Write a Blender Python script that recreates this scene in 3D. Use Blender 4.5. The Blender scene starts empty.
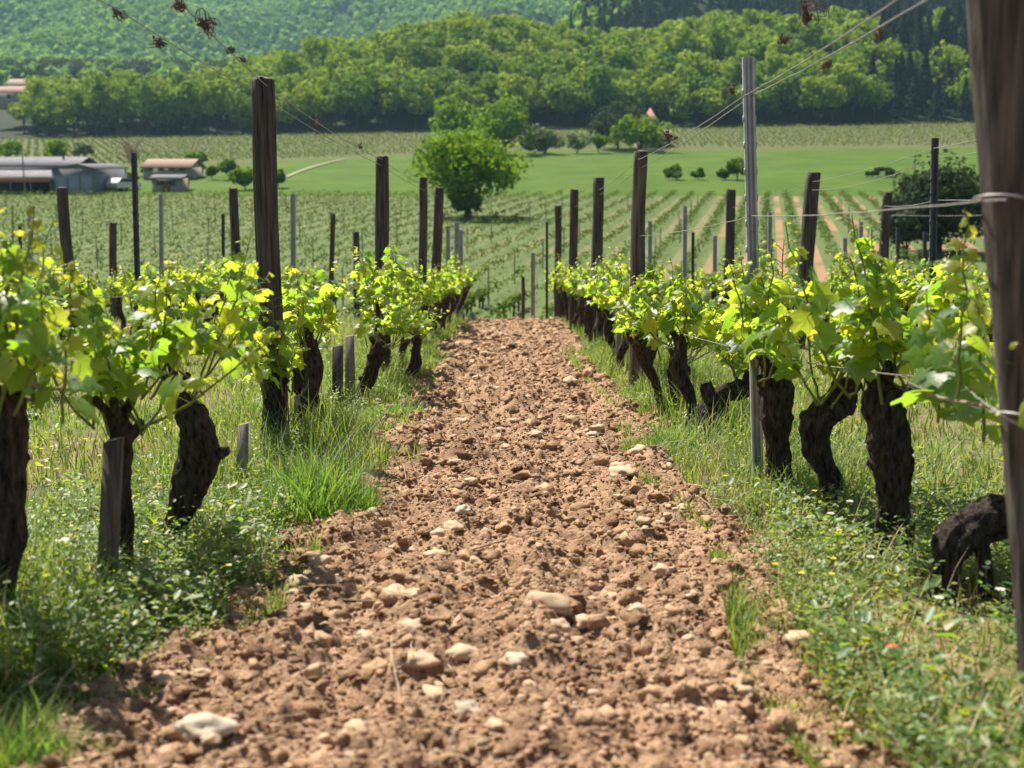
import bpy, math, random
import numpy as np
from mathutils import Vector, Matrix

# ------------------------------------------------------------------ camera, sky, sun, exposure
sc = bpy.context.scene
C = sc.collection
FPX = 1200.0                                   # focal length in pixels of a 1024 px wide frame
PITCH = math.radians(10.48)
CAMZ = 1.0
cd = bpy.data.cameras.new('camera'); cam = bpy.data.objects.new('camera', cd); C.objects.link(cam)
cam.location = (0, 0, CAMZ); cam.rotation_euler = (math.radians(90) - PITCH, 0, 0)
cd.sensor_width = 36; cd.lens = 36 * FPX / 1024; cd.clip_start = 0.05; cd.clip_end = 12000
cd.dof.use_dof = True; cd.dof.focus_distance = 6.2; cd.dof.aperture_fstop = 3.2
sc.camera = cam

SUN_EL, SUN_AZ = math.radians(54), math.radians(-33)      # azimuth from +Y (forward), negative = left
w = bpy.data.worlds.new('World'); sc.world = w; w.use_nodes = True
nt = w.node_tree
sky = nt.nodes.new('ShaderNodeTexSky'); sky.sky_type = 'NISHITA'; sky.sun_disc = False
sky.sun_elevation = SUN_EL; sky.sun_rotation = SUN_AZ
nt.links.new(sky.outputs[0], nt.nodes['Background'].inputs[0]); nt.nodes['Background'].inputs[1].default_value = 0.05
sd = bpy.data.lights.new('sun', 'SUN'); sd.energy = 5.0; sd.angle = math.radians(0.5); sd.color = (1, 0.94, 0.83)
so = bpy.data.objects.new('sun', sd); C.objects.link(so)
sdir = Vector((math.sin(SUN_AZ) * math.cos(SUN_EL), math.cos(SUN_AZ) * math.cos(SUN_EL), math.sin(SUN_EL)))
so.rotation_euler = sdir.to_track_quat('Z', 'Y').to_euler(); so.location = sdir * 50
sc.view_settings.view_transform = 'Standard'; sc.view_settings.look = 'None'
sc.view_settings.exposure = 1.08; sc.view_settings.gamma = 1
sc.render.engine = 'CYCLES'
cy = sc.cycles
cy.use_denoising = True
cy.max_bounces = 8; cy.diffuse_bounces = 3; cy.glossy_bounces = 2; cy.transmission_bounces = 4; cy.transparent_max_bounces = 4; cy.volume_bounces = 0
cy.caustics_reflective = False; cy.caustics_refractive = False

# ------------------------------------------------------------------ helpers
RNG = np.random.default_rng(7)
random.seed(7)

def hash3(ix, iy, iz, seed):
    h = (ix * 374761393 + iy * 668265263 + iz * 2147483647 + seed * 1274126177) & 0xFFFFFFFF
    h = ((h ^ (h >> 13)) * 1274126177) & 0xFFFFFFFF
    h = ((h ^ (h >> 16)) * 2246822519) & 0xFFFFFFFF
    return ((h ^ (h >> 15)) & 0xFFFFFF) / float(0xFFFFFF)

def noise(x, y, z=0.0, seed=0):
    x, y, z = np.broadcast_arrays(np.asarray(x, float), np.asarray(y, float), np.asarray(z, float))
    fx, fy, fz = np.floor(x), np.floor(y), np.floor(z)
    ix, iy, iz = fx.astype(np.int64), fy.astype(np.int64), fz.astype(np.int64)
    u, v, t = x - fx, y - fy, z - fz
    u, v, t = u*u*(3-2*u), v*v*(3-2*v), t*t*(3-2*t)
    r = 0
    for a in (0, 1):
        for b in (0, 1):
            for c in (0, 1):
                r = r + hash3(ix+a, iy+b, iz+c, seed) * (u if a else 1-u) * (v if b else 1-v) * (t if c else 1-t)
    return r * 2 - 1

def fbm(x, y, z=0.0, oct=4, seed=0):
    r, a, f = 0, 1.0, 1.0
    for o in range(oct):
        r = r + a * noise(np.asarray(x)*f, np.asarray(y)*f, np.asarray(z)*f, seed + o); a *= 0.5; f *= 2.03
    return r

def cells(x, y, seed=0):
    """distance to the nearest random point (2D cell noise)"""
    ix, iy = np.floor(x).astype(np.int64), np.floor(y).astype(np.int64)
    best = np.full(np.shape(x), 9.0)
    for a in (-1, 0, 1):
        for b in (-1, 0, 1):
            px = ix + a + hash3(ix+a, iy+b, ix*0, seed); py = iy + b + hash3(ix+a, iy+b, ix*0, seed+51)
            best = np.minimum(best, (px-x)**2 + (py-y)**2)
    return np.sqrt(best)

def sstep(a, b, x):
    t = np.clip((np.asarray(x, float) - a) / (b - a), 0, 1); return t*t*(3-2*t)

# ---- terrain
PY = np.array([-60, 0, 20.5, 22.5, 37, 46, 134, 240, 330])
PZ = np.array([4.92, 0, -1.68, -2.05, -5.1, -5.32, -2.68, 3.0, 9.4])
def prof(y):
    y = np.asarray(y, float); k = 0.4 + 0.02*np.abs(y)
    return (np.interp(y-k, PY, PZ) + 2*np.interp(y, PY, PZ) + np.interp(y+k, PY, PZ)) / 4
RX = [-330, -200, -154, -104, -61, -14, 29, 63, 129, 300]
RZ = [24, 21, 15, 17, 27, 36.5, 28, 34, 33, 30]
CX = [10, 36, 64, 111, 181, 420]; CZ = [4, 36, 54, 68, 88, 95]
def T(x, y):
    x = np.asarray(x, float); y = np.asarray(y, float)
    z = prof(np.minimum(y, 330))
    tilt = (np.clip(x, -130, 130) * 0.017) * sstep(180, 330, y)
    far = np.interp(y, [330, 520, 900, 1500, 1750, 4000], [12, 25, 66, 240, 275, 285])
    fold = (22*np.sin(x*0.013 + y*0.006) + 14*np.sin(x*0.024 - y*0.011 + 1.3) + 26*fbm(x*.004, y*.004, 0, 3, 17)) * sstep(750, 1100, y)
    far = far + fold
    a = sstep(330, 402, y) * (1 - sstep(405, 520, y))
    zr = np.interp(x, RX, RZ) - np.interp(y, [330, 402], [9.4, 9.4])
    z = np.where(y <= 330, z, np.where(y < 402, 9.4 + zr * (0.55*sstep(330, 402, y) + 0.45*np.clip((y-330)/72, 0, 1)),
                                      (np.interp(x, RX, RZ)) * (1 - sstep(402, 520, y)) + far * sstep(402, 520, y)))
    z = z + tilt * (1 - sstep(402, 480, y))
    z = z + np.interp(x, CX, CZ) * np.exp(-((y-610)/95.0)**2)
    near = 1 - sstep(30, 60, y)
    return z + 0.03*noise(x*0.9, y*0.9, 0, 5)*near*sstep(1.0, 2.0, np.abs(x))

CP, SP = math.cos(PITCH), math.sin(PITCH)
def ray(px, py):
    a, b = (px-512)/FPX, (384-py)/FPX
    return np.array([a, CP + b*SP, -SP + b*CP])
def P(px, py, d):
    r = ray(px, py); r = r * (d / r[1]); return Vector((r[0], r[1], r[2] + CAMZ))
def G(px, py, dmin=1.5, dmax=1700):
    """where the view line through a pixel of the photograph meets the terrain"""
    r = ray(px, py); r = r / r[1]
    ds = np.geomspace(dmin, dmax, 4000)
    h = CAMZ + r[2]*ds - T(r[0]*ds, ds)
    k = np.argmax(h < 0) if (h < 0).any() else -1
    d = ds[k]; return Vector((r[0]*d, d, float(T(r[0]*d, d))))

# ---- mesh building
def mk(name, chunks, mats, parent=None, smooth=True, loc=None):
    if not isinstance(mats, (list, tuple)): mats = [mats]
    vs, ls, starts, mi, off, lo = [], [], [], [], 0, 0
    for ch in chunks:
        V, F = ch[0], np.asarray(ch[1]); m = ch[2] if len(ch) > 2 else 0
        if len(F) == 0: continue
        vs.append(np.asarray(V, np.float32)); k = F.shape[1]
        ls.append((F + off).ravel().astype(np.int32))
        starts.append(lo + np.arange(len(F), dtype=np.int32)*k); lo += F.size
        mi.append(np.full(len(F), m, np.int32) if np.isscalar(m) else np.asarray(m, np.int32)); off += len(V)
    vs = np.concatenate(vs); ls = np.concatenate(ls); starts = np.concatenate(starts); mi = np.concatenate(mi)
    me = bpy.data.meshes.new(name)
    me.vertices.add(len(vs)); me.vertices.foreach_set('co', vs.ravel())
    me.loops.add(len(ls)); me.loops.foreach_set('vertex_index', ls)
    me.polygons.add(len(starts)); me.polygons.foreach_set('loop_start', starts)
    me.polygons.foreach_set('material_index', mi)
    if smooth: me.polygons.foreach_set('use_smooth', np.ones(len(starts), bool))
    me.update(calc_edges=True)
    for m in mats: me.materials.append(m)
    o = bpy.data.objects.new(name, me); C.objects.link(o)
    if parent: o.parent = parent
    if loc is not None: o.location = loc
    return o

def tag(o, label=None, cat=None, group=None, kind=None):
    if label: o['label'] = label
    if cat: o['category'] = cat
    if group: o['group'] = group
    if kind: o['kind'] = kind
    return o

def empty(name, loc, rz=0):
    o = bpy.data.objects.new(name, None); C.objects.link(o); o.location = loc; o.rotation_euler = (0, 0, rz)
    o.empty_display_size = 0.1; return o

def copy_tree(o, loc, rz=0.0, s=1.0, label=None, group=None):
    c = o.copy(); C.objects.link(c); c.location = loc; c.rotation_euler = (0, 0, rz); c.scale = (s, s, s) if np.isscalar(s) else s
    if label: c['label'] = label
    if group: c['group'] = group
    for ch in list(o.children):
        k = ch.copy(); C.objects.link(k); k.parent = c
    return c

def tube(pts, rad, seg=8, disp=None, cap=True):
    pts = np.asarray([tuple(p) for p in pts], float); n = len(pts)
    rad = np.broadcast_to(np.asarray(rad, float), (n,))
    tg = np.gradient(pts, axis=0); tg /= np.linalg.norm(tg, axis=1)[:, None] + 1e-12
    a = np.array([1.0, 0, 0]) if abs(tg[0][0]) < 0.8 else np.array([0, 1.0, 0])
    U = np.zeros((n, 3)); u = a - tg[0]*a.dot(tg[0]); u /= np.linalg.norm(u)
    for i in range(n):
        u = u - tg[i]*u.dot(tg[i]); u /= np.linalg.norm(u) + 1e-12; U[i] = u
    W = np.cross(tg, U)
    th = np.arange(seg)/seg*2*math.pi
    R = rad[:, None]*np.ones(seg)[None]
    if disp is not None:
        s = np.concatenate([[0], np.cumsum(np.linalg.norm(np.diff(pts, axis=0), axis=1))])
        R = R * disp(th[None, :], s[:, None], rad[:, None])
    V = pts[:, None] + R[..., None]*(U[:, None]*np.cos(th)[None, :, None] + W[:, None]*np.sin(th)[None, :, None])
    V = V.reshape(-1, 3)
    i, j = np.meshgrid(np.arange(n-1), np.arange(seg), indexing='ij'); j2 = (j+1) % seg
    F = np.stack([i*seg+j, i*seg+j2, (i+1)*seg+j2, (i+1)*seg+j], -1).reshape(-1, 4)
    out = [(V, F)]
    if cap:
        for e, r in ((0, 1), (n-1, -1)):
            ring = V[e*seg:(e+1)*seg]; cv = np.vstack([ring, pts[e:e+1]]); k = np.arange(seg)
            f = np.stack([np.full(seg, seg), (k+1) % seg, k], 1) if r == 1 else np.stack([np.full(seg, seg), k, (k+1) % seg], 1)
            out.append((cv, f))
    return out

def resample(pts, rad, n):
    """smooth curve through control points"""
    pts = np.asarray([tuple(p) for p in pts], float); rad = np.asarray(rad, float); m = len(pts)
    t = np.linspace(0, m-1, n); i = np.clip(t.astype(int), 0, m-2); f = (t-i)[:, None]
    A = np.column_stack([pts, rad])
    p0 = A[np.maximum(i-1, 0)]; p1 = A[i]; p2 = A[i+1]; p3 = A[np.minimum(i+2, m-1)]
    q = 0.5*((2*p1) + (-p0+p2)*f + (2*p0-5*p1+4*p2-p3)*f**2 + (-p0+3*p1-3*p2+p3)*f**3)
    return q[:, :3], np.maximum(q[:, 3], 1e-4)

def box(x0, x1, y0, y1, z0, z1):
    V = np.array([(x, y, z) for z in (z0, z1) for y in (y0, y1) for x in (x0, x1)], float)
    F = np.array([(0, 2, 3, 1), (4, 5, 7, 6), (0, 1, 5, 4), (2, 6, 7, 3), (0, 4, 6, 2), (1, 3, 7, 5)]); return (V, F)

def prism(poly, y0, y1, axis='y'):
    """polygon (x,z) extruded along y"""
    n = len(poly); V = [(p[0], y0, p[1]) for p in poly] + [(p[0], y1, p[1]) for p in poly]
    V = np.array(V, float)
    if axis == 'x': V = V[:, [1, 0, 2]]
    k = np.arange(n); Fq = np.stack([k, (k+1) % n, (k+1) % n + n, k+n], 1)
    return [(V, Fq), (V, np.array([list(range(n))[::-1]])), (V, np.array([list(range(n, 2*n))]))]

def frames(nrm, tip):
    n = nrm/(np.linalg.norm(nrm, axis=1)[:, None]+1e-9)
    t = tip - n*np.sum(n*tip, 1)[:, None]; t /= np.linalg.norm(t, axis=1)[:, None]+1e-9
    x = np.cross(t, n); return np.stack([x, t, n], -1)        # columns: local x, y(tip), z(normal)

def scatter(V0, F0, pos, R, s):
    s = np.asarray(s, float)
    if s.ndim == 1: s = s[:, None]
    V = np.einsum('nij,nmj->nmi', R, V0[None]*s[:, None, :]) + pos[:, None]
    F = F0[None] + (np.arange(len(pos))*len(V0))[:, None, None]
    return (V.reshape(-1, 3), F.reshape(-1, F0.shape[1]))

def rand_dirs(n, rng):
    v = rng.normal(size=(n, 3)); return v/np.linalg.norm(v, axis=1)[:, None]

def ico(sub):
    import bmesh
    bm = bmesh.new(); bmesh.ops.create_icosphere(bm, subdivisions=sub, radius=1)
    V = np.array([v.co[:] for v in bm.verts]); F = np.array([[v.index for v in f.verts] for f in bm.faces]); bm.free()
    return V, F
ICO1, ICO2, ICO3 = ico(1), ico(2), ico(3)

# ---- materials
class NB:
    def __init__(s, name):
        s.m = bpy.data.materials.new(name); s.m.use_nodes = True; s.t = s.m.node_tree; s.t.nodes.clear()
        s.out = s.n('ShaderNodeOutputMaterial')
    def n(s, ty, **kw):
        x = s.t.nodes.new(ty)
        for k, v in kw.items():
            if k.startswith('i_'):
                key = k[2:]; key = int(key) if key.isdigit() else key.replace('_', ' ')
                if hasattr(v, 'is_output'): s.t.links.new(v, x.inputs[key])
                else: x.inputs[key].default_value = v
            else: setattr(x, k, v)
        return x
    def noise(s, scale, vec=None, detail=4, rough=0.55):
        x = s.n('ShaderNodeTexNoise', i_Scale=scale, i_Detail=detail, i_Roughness=rough)
        if vec is not None: s.t.links.new(vec, x.inputs['Vector'])
        return x.outputs['Fac']
    def ramp(s, fac, stops):
        r = s.n('ShaderNodeValToRGB'); el = r.color_ramp.elements
        while len(el) < len(stops): el.new(0.5)
        for e, (p, c) in zip(el, stops): e.position = p; e.color = (*c, 1)
        s.t.links.new(fac, r.inputs[0]); return r.outputs[0]
    def mix(s, fac, a, b, mode='MIX'):
        x = s.n('ShaderNodeMix', data_type='RGBA', blend_type=mode)
        for v, i in ((fac, 0), (a, 6), (b, 7)):
            if hasattr(v, 'is_output'): s.t.links.new(v, x.inputs[i])
            else: x.inputs[i].default_value = v if np.isscalar(v) else (*v, 1)
        return x.outputs[2]
    def math(s, op, a, b=0.0, clamp=False):
        x = s.n('ShaderNodeMath', operation=op, use_clamp=clamp)
        for v, i in ((a, 0), (b, 1)):
            if hasattr(v, 'is_output'): s.t.links.new(v, x.inputs[i])
            else: x.inputs[i].default_value = v
        return x.outputs[0]
    def coord(s, scale=None):
        o = s.n('ShaderNodeTexCoord').outputs['Object']
        if scale is None: return o
        return s.n('ShaderNodeMapping', i_Vector=o, i_Scale=scale).outputs[0]
    def geo(s, which): return s.n('ShaderNodeNewGeometry').outputs[which]
    def bump(s, h, strength=0.5, dist=0.01):
        return s.n('ShaderNodeBump', i_Height=h, i_Strength=strength, i_Distance=dist).outputs[0]
    def bsdf(s, col, rough=0.8, spec=0.3, normal=None, metal=0.0):
        p = s.n('ShaderNodeBsdfPrincipled', i_Roughness=rough, i_Metallic=metal)
        p.inputs['Specular IOR Level'].default_value = spec
        if hasattr(col, 'is_output'): s.t.links.new(col, p.inputs['Base Color'])
        else: p.inputs['Base Color'].default_value = (*col, 1)
        if normal is not None: s.t.links.new(normal, p.inputs['Normal'])
        return p.outputs[0]
    def done(s, sh): s.t.links.new(sh, s.out.inputs[0]); return s.m

def m_noise(name, c1, c2, scale=10, rough=0.85, bump=0.0, bscale=None, dist=0.01, spec=0.2, stretch=None, metal=0.0, island=0.0, lo=0.3, hi=0.7):
    b = NB(name); v = b.coord(stretch)
    f = b.noise(scale, v)
    col = b.ramp(f, [(lo, c1), (hi, c2)])
    if island:
        r = b.geo('Random Per Island')
        col = b.mix(1.0, col, b.ramp(r, [(0, (1-island,)*3), (1, (1+island,)*3)]), 'MULTIPLY')
    nrm = b.bump(b.noise(bscale or scale*3, v, 6), bump, dist) if bump else None
    return b.done(b.bsdf(col, rough, spec, nrm, metal))

def m_leaf(name, stops, tstops, trans=0.45, rough=0.42, spec=0.5, obj_rand=0.0, vein=False):
    b = NB(name); r = b.geo('Random Per Island')
    if obj_rand:
        o = b.n('ShaderNodeObjectInfo').outputs['Random']
        r = b.math('ADD', b.math('MULTIPLY', r, 1-obj_rand), b.math('MULTIPLY', o, obj_rand))
    col = b.ramp(r, stops); tc = b.ramp(r, tstops); nrm = None
    if vein:
        nf = b.noise(60, b.coord(), 3); nrm = b.bump(nf, 0.35, 0.004)
    tr = b.n('ShaderNodeBsdfTranslucent'); b.t.links.new(tc, tr.inputs[0])
    mx = b.n('ShaderNodeMixShader', i_0=trans); b.t.links.new(b.bsdf(col, rough, spec, nrm), mx.inputs[1]); b.t.links.new(tr.outputs[0], mx.inputs[2])
    return b.done(mx.outputs[0])

MAT = {}
MAT['soil'] = m_noise('tilled_soil', (0.215, 0.126, 0.074), (0.48, 0.312, 0.192), 9, 0.95, 1.0, 110, 0.012, 0.05)
MAT['clod'] = m_noise('soil_clod', (0.19, 0.107, 0.061), (0.49, 0.318, 0.197), 8, 0.95, 0.9, 120, 0.008, 0.05, island=0.3)
MAT['stone'] = m_noise('limestone', (0.38, 0.25, 0.15), (0.54, 0.39, 0.26), 30, 0.8, 0.4, 150, 0.004, 0.25, island=0.25)
MAT['white_stone'] = m_noise('white_limestone', (0.44, 0.35, 0.25), (0.58, 0.48, 0.36), 30, 0.75, 0.3, 150, 0.004, 0.25)
MAT['tan_stone'] = m_noise('tan_limestone', (0.36, 0.25, 0.15), (0.50, 0.37, 0.24), 25, 0.8, 0.4, 150, 0.004, 0.25)
MAT['bark'] = m_noise('vine_bark', (0.008, 0.006, 0.005), (0.115, 0.092, 0.074), 24, 0.92, 1.0, 60, 0.02, 0.15, stretch=(3, 3, 0.7))
MAT['tree_bark'] = m_noise('tree_bark', (0.03, 0.024, 0.018), (0.09, 0.07, 0.055), 6, 0.95, 0.5, 20, 0.03, 0.1, stretch=(2, 2, 0.5))
MAT['wood'] = m_noise('weathered_post_wood', (0.035, 0.026, 0.02), (0.21, 0.17, 0.135), 16, 0.85, 0.8, 50, 0.01, 0.2, stretch=(3, 3, 0.16))
MAT['darkwood'] = m_noise('dark_post_wood', (0.020, 0.016, 0.014), (0.15, 0.126, 0.108), 18, 0.85, 0.8, 50, 0.01, 0.25, stretch=(3, 3, 0.16))
MAT['greywood'] = m_noise('grey_stake_wood', (0.13, 0.11, 0.085), (0.30, 0.265, 0.21), 16, 0.85, 0.6, 60, 0.006, 0.2, stretch=(3, 3, 0.16))
MAT['galv'] = m_noise('galvanised_steel', (0.30, 0.32, 0.35), (0.52, 0.54, 0.57), 12, 0.45, 0.1, 60, 0.002, 0.5, metal=0.5)
MAT['darkmetal'] = m_noise('dark_steel', (0.05, 0.06, 0.085), (0.11, 0.12, 0.15), 12, 0.5, 0.1, 60, 0.002, 0.5, metal=0.4)
MAT['wire'] = m_noise('wire_steel', (0.20, 0.19, 0.18), (0.36, 0.34, 0.31), 30, 0.5, 0, metal=0.4, spec=0.5)
MAT['dry'] = m_noise('dried_tendril', (0.09, 0.06, 0.05), (0.22, 0.16, 0.135), 40, 0.9)
MAT['cane'] = m_noise('dead_cane', (0.20, 0.12, 0.085), (0.42, 0.34, 0.27), 25, 0.8, 0.3, 60, 0.003)
MAT['straw'] = m_noise('straw', (0.42, 0.31, 0.19), (0.62, 0.50, 0.33), 20, 0.8, island=0.2)
MAT['shoot'] = m_noise('green_shoot', (0.12, 0.17, 0.04), (0.20, 0.20, 0.06), 20, 0.6)
MAT['vleaf'] = m_leaf('vine_leaf', [(0.0, (0.05, 0.125, 0.03)), (0.5, (0.11, 0.20, 0.035)), (1.0, (0.25, 0.30, 0.035))],
                      [(0.0, (0.24, 0.46, 0.03)), (0.4, (0.46, 0.66, 0.04)), (1.0, (0.74, 0.78, 0.06))], 0.58, 0.40, 0.6, vein=True)
MAT['yleaf'] = m_leaf('young_vine_leaf', [(0, (0.17, 0.22, 0.04)), (1, (0.30, 0.30, 0.06))], [(0, (0.55, 0.62, 0.03)), (1, (0.80, 0.70, 0.06))], 0.5, 0.45, 0.45)
MAT['grass'] = m_leaf('grass_blade', [(0, (0.06, 0.13, 0.028)), (0.6, (0.12, 0.195, 0.045)), (0.86, (0.24, 0.25, 0.09)), (1, (0.46, 0.37, 0.20))],
                      [(0, (0.20, 0.38, 0.03)), (0.6, (0.40, 0.53, 0.05)), (1, (0.58, 0.48, 0.16))], 0.4, 0.5, 0.35)
MAT['weed'] = m_leaf('weed_leaf', [(0, (0.06, 0.13, 0.04)), (0.55, (0.13, 0.21, 0.06)), (0.85, (0.24, 0.28, 0.09)), (1, (0.36, 0.27, 0.13))],
                     [(0, (0.20, 0.42, 0.04)), (1, (0.62, 0.66, 0.05))], 0.42, 0.45, 0.4)
MAT['tuft'] = m_leaf('lush_grass', [(0, (0.05, 0.13, 0.025)), (.8, (0.12, 0.21, 0.045)), (1, (.3, .27, .12))], [(0, (0.16, 0.36, 0.03)), (1, (0.40, 0.55, 0.06))], 0.45, 0.45, 0.35)
MAT['yellow'] = m_leaf('yellow_petal', [(0, (0.75, 0.55, 0.02)), (1, (0.8, 0.65, 0.05))], [(0, (0.8, 0.6, 0.02)), (1, (0.8, 0.7, 0.05))], 0.3)
MAT['white'] = m_leaf('white_petal', [(0, (0.7, 0.7, 0.68)), (1, (0.8, 0.78, 0.76))], [(0, (0.7, 0.7, 0.65)), (1, (0.8, 0.8, 0.75))], 0.3)
MAT['red'] = m_leaf('red_petal', [(0, (0.6, 0.06, 0.03)), (1, (0.7, 0.09, 0.04))], [(0, (0.7, 0.08, 0.03)), (1, (0.8, 0.12, 0.05))], 0.35)
def tree_leaf(name, a, b_, t1, t2, orand=0.5): return m_leaf(name, [(0, a), (1, b_)], [(0, t1), (1, t2)], 0.27, 0.8, 0.05, orand)
MAT['wood_leaf'] = tree_leaf('spring_wood_leaf', (0.06, 0.15, 0.025), (0.34, 0.44, 0.05), (0.12, 0.28, 0.02), (0.52, 0.60, 0.04), 0.62)
MAT['bright_leaf'] = tree_leaf('bright_tree_leaf', (0.08, 0.19, 0.018), (0.20, 0.32, 0.03), (0.20, 0.40, 0.02), (0.44, 0.56, 0.03), 0.0)
MAT['mid_leaf'] = tree_leaf('mid_tree_leaf', (0.065, 0.14, 0.025), (0.15, 0.24, 0.04), (0.14, 0.28, 0.02), (0.30, 0.42, 0.04), 0.0)
MAT['grey_leaf'] = tree_leaf('grey_bush_leaf', (0.13, 0.18, 0.09), (0.24, 0.29, 0.16), (0.20, 0.28, 0.10), (0.32, 0.38, 0.16), 0.0)
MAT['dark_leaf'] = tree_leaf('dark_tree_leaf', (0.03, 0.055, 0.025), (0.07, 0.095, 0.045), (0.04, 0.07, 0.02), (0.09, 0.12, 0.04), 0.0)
MAT['conifer'] = tree_leaf('conifer_needles', (0.013, 0.032, 0.022), (0.03, 0.055, 0.034), (0.01, 0.03, 0.01), (0.03, 0.05, 0.02), 0.4)
MAT['farwood'] = tree_leaf('far_wood_leaf', (0.07, 0.20, 0.035), (0.34, 0.50, 0.08), (0.10, 0.25, 0.02), (0.38, 0.54, 0.05), 0.0)
MAT['fieldvine'] = m_leaf('field_vine_leaf', [(0, (0.035, 0.075, 0.015)), (1, (0.10, 0.15, 0.03))], [(0, (0.08, 0.16, 0.02)), (1, (0.26, 0.32, 0.04))], 0.35, 0.8, 0.05)

def ground_material():
    b = NB('ground'); pos = b.geo('Position')
    sp = b.n('ShaderNodeSeparateXYZ', i_0=pos); X, Y = sp.outputs[0], sp.outputs[1]
    def step(v, at, wd): return b.math('MULTIPLY', b.math('SUBTRACT', v, at), 1.0/wd, True)
    n_big = b.noise(0.05, pos, 4); n_mid = b.noise(0.5, pos, 5); n_fine = b.noise(6, pos, 6)
    near = b.mix(b.ramp(n_mid, [(0.42, (0,)*3), (0.6, (1,)*3)]), (0.16, 0.115, 0.065), (0.085, 0.115, 0.04))
    near = b.mix(b.ramp(n_fine, [(0.3, (0,)*3), (0.7, (0.6,)*3)]), near, (0.22, 0.17, 0.09))
    verge = b.math('SUBTRACT', 1.0, step(b.math('ADD', b.math('ABSOLUTE', X), b.math('MULTIPLY', n_mid, 0.4)), 1.15, 0.3))
    near = b.mix(verge, near, b.mix(n_fine, (0.20, 0.115, 0.065), (0.36, 0.23, 0.14)))
    # lower vineyard: grass between rows, every other alley tilled on the right
    u = b.math('ADD', X, b.math('MULTIPLY', Y, -0.21))
    st = b.math('FRACT', b.math('MULTIPLY', u, 1.0/2.0437))
    stripe = b.math('LESS_THAN', b.math('ABSOLUTE', b.math('SUBTRACT', st, 0.5)), 0.135)
    grassf = b.mix(n_mid, (0.075, 0.115, 0.033), (0.125, 0.155, 0.058))
    xm = step(b.math('ADD', u, b.math('MULTIPLY', n_big, 8.0)), -3.0, 6.0)
    patch = b.ramp(b.noise(0.16, pos, 3), [(0.42, (0,)*3), (0.56, (1,)*3)])
    tilled = b.math('MULTIPLY', stripe, b.math('MULTIPLY', xm, b.math('ADD', b.math('MULTIPLY', patch, 0.75), 0.25)))
    lower = b.mix(tilled, grassf, (0.30, 0.175, 0.10))
    leftsoil = b.math('MULTIPLY', b.math('MULTIPLY', stripe, b.math('SUBTRACT', 1.0, xm)), b.ramp(b.noise(0.09, pos, 4), [(0.42, (0.05,)*3), (0.66, (0.6,)*3)]))
    lower = b.mix(leftsoil, lower, (0.25, 0.18, 0.11))
    meadow = b.mix(b.ramp(b.noise(0.10, pos, 8, .7), [(.3, (0,)*3), (.7, (1,)*3)]), (0.040, 0.090, 0.008), (0.092, 0.142, 0.018))
    upper = b.mix(b.noise(0.3, pos, 5), (0.075, 0.095, 0.030), (0.125, 0.122, 0.05))
    floor = b.mix(n_mid, (0.02, 0.03, 0.015), (0.04, 0.05, 0.02))
    hous = (0.13, 0.17, 0.07)
    col = b.mix(step(Y, 24.0, 8.0), near, lower)
    col = b.mix(step(b.math('ADD', Y, b.math('MULTIPLY', n_big, 2.0)), 134.0, 0.5), col, meadow)
    # meadow edge on the left: rough ground by the farm
    lm = b.math('MULTIPLY', step(b.math('MULTIPLY', X, -1.0), 27.0, 3.0), b.math('MULTIPLY', step(Y, 137.0, 0.5), b.math('SUBTRACT', 1.0, step(Y, 300.0, 2.0))))
    ue = b.math('ADD', Y, b.math('MULTIPLY', b.math('MAXIMUM', b.math('MULTIPLY', X, -1.0), 0.0), 0.9))
    col = b.mix(step(b.math('ADD', ue, b.math('MULTIPLY', n_big, 8.0)), 244.0, 1.5), col, upper)
    col = b.mix(b.math('MULTIPLY', step(b.math('ADD', Y, b.math('MULTIPLY', step(X, 0.0, 60.0), 4.0)), 331.0, 1.0), 1.0), col, floor)
    # pale track along the meadow edge
    nrm = b.bump(n_fine, 0.6, 0.03)
    return b.done(b.bsdf(col, 0.95, 0.1, nrm))
MAT['ground'] = ground_material()

# ------------------------------------------------------------------ ground
def path_left(y): return np.interp(y, [2.3, 2.8, 3.5, 6, 12, 20], [-1.06, -.93, -.73, -.64, -.69, -.78]) + 0.07*noise(np.asarray(y)*0.7, 3.1, 0, 11) + 0.06*noise(np.asarray(y)*2.9, 9.1, 0, 12)
def path_right(y): return np.interp(y, [2.3, 3.5, 6, 10, 20], [.64, .73, .70, .68, .78]) + 0.09*noise(np.asarray(y)*0.7, 5.7, 0, 13) + 0.06*noise(np.asarray(y)*2.9, 2.2, 0, 14)

ys = np.concatenate([np.linspace(-14, 1.5, 24), np.geomspace(1.6, 3800, 560)])
us = np.linspace(-1, 1, 301); us = np.sign(us)*np.abs(us)**1.35
Yg, Ug = np.meshgrid(ys, us, indexing='ij'); Xg = Ug*(14 + 0.95*np.maximum(Yg, 0))
Zg = T(Xg, Yg)
dip = sstep(0.98, 0.72, np.abs(Xg + 0.14*sstep(3.9, 2.3, Yg))) * (1 - sstep(22.5, 24.5, Yg)); Zg = Zg - 0.10*dip
nx = len(us); ii, jj = np.meshgrid(np.arange(len(ys)-1), np.arange(nx-1), indexing='ij')
Fg = np.stack([ii*nx+jj, ii*nx+jj+1, (ii+1)*nx+jj+1, (ii+1)*nx+jj], -1).reshape(-1, 4)
tag(mk('ground', [(np.stack([Xg, Yg, Zg], -1).reshape(-1, 3), Fg)], MAT['ground']), kind='structure')

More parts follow.
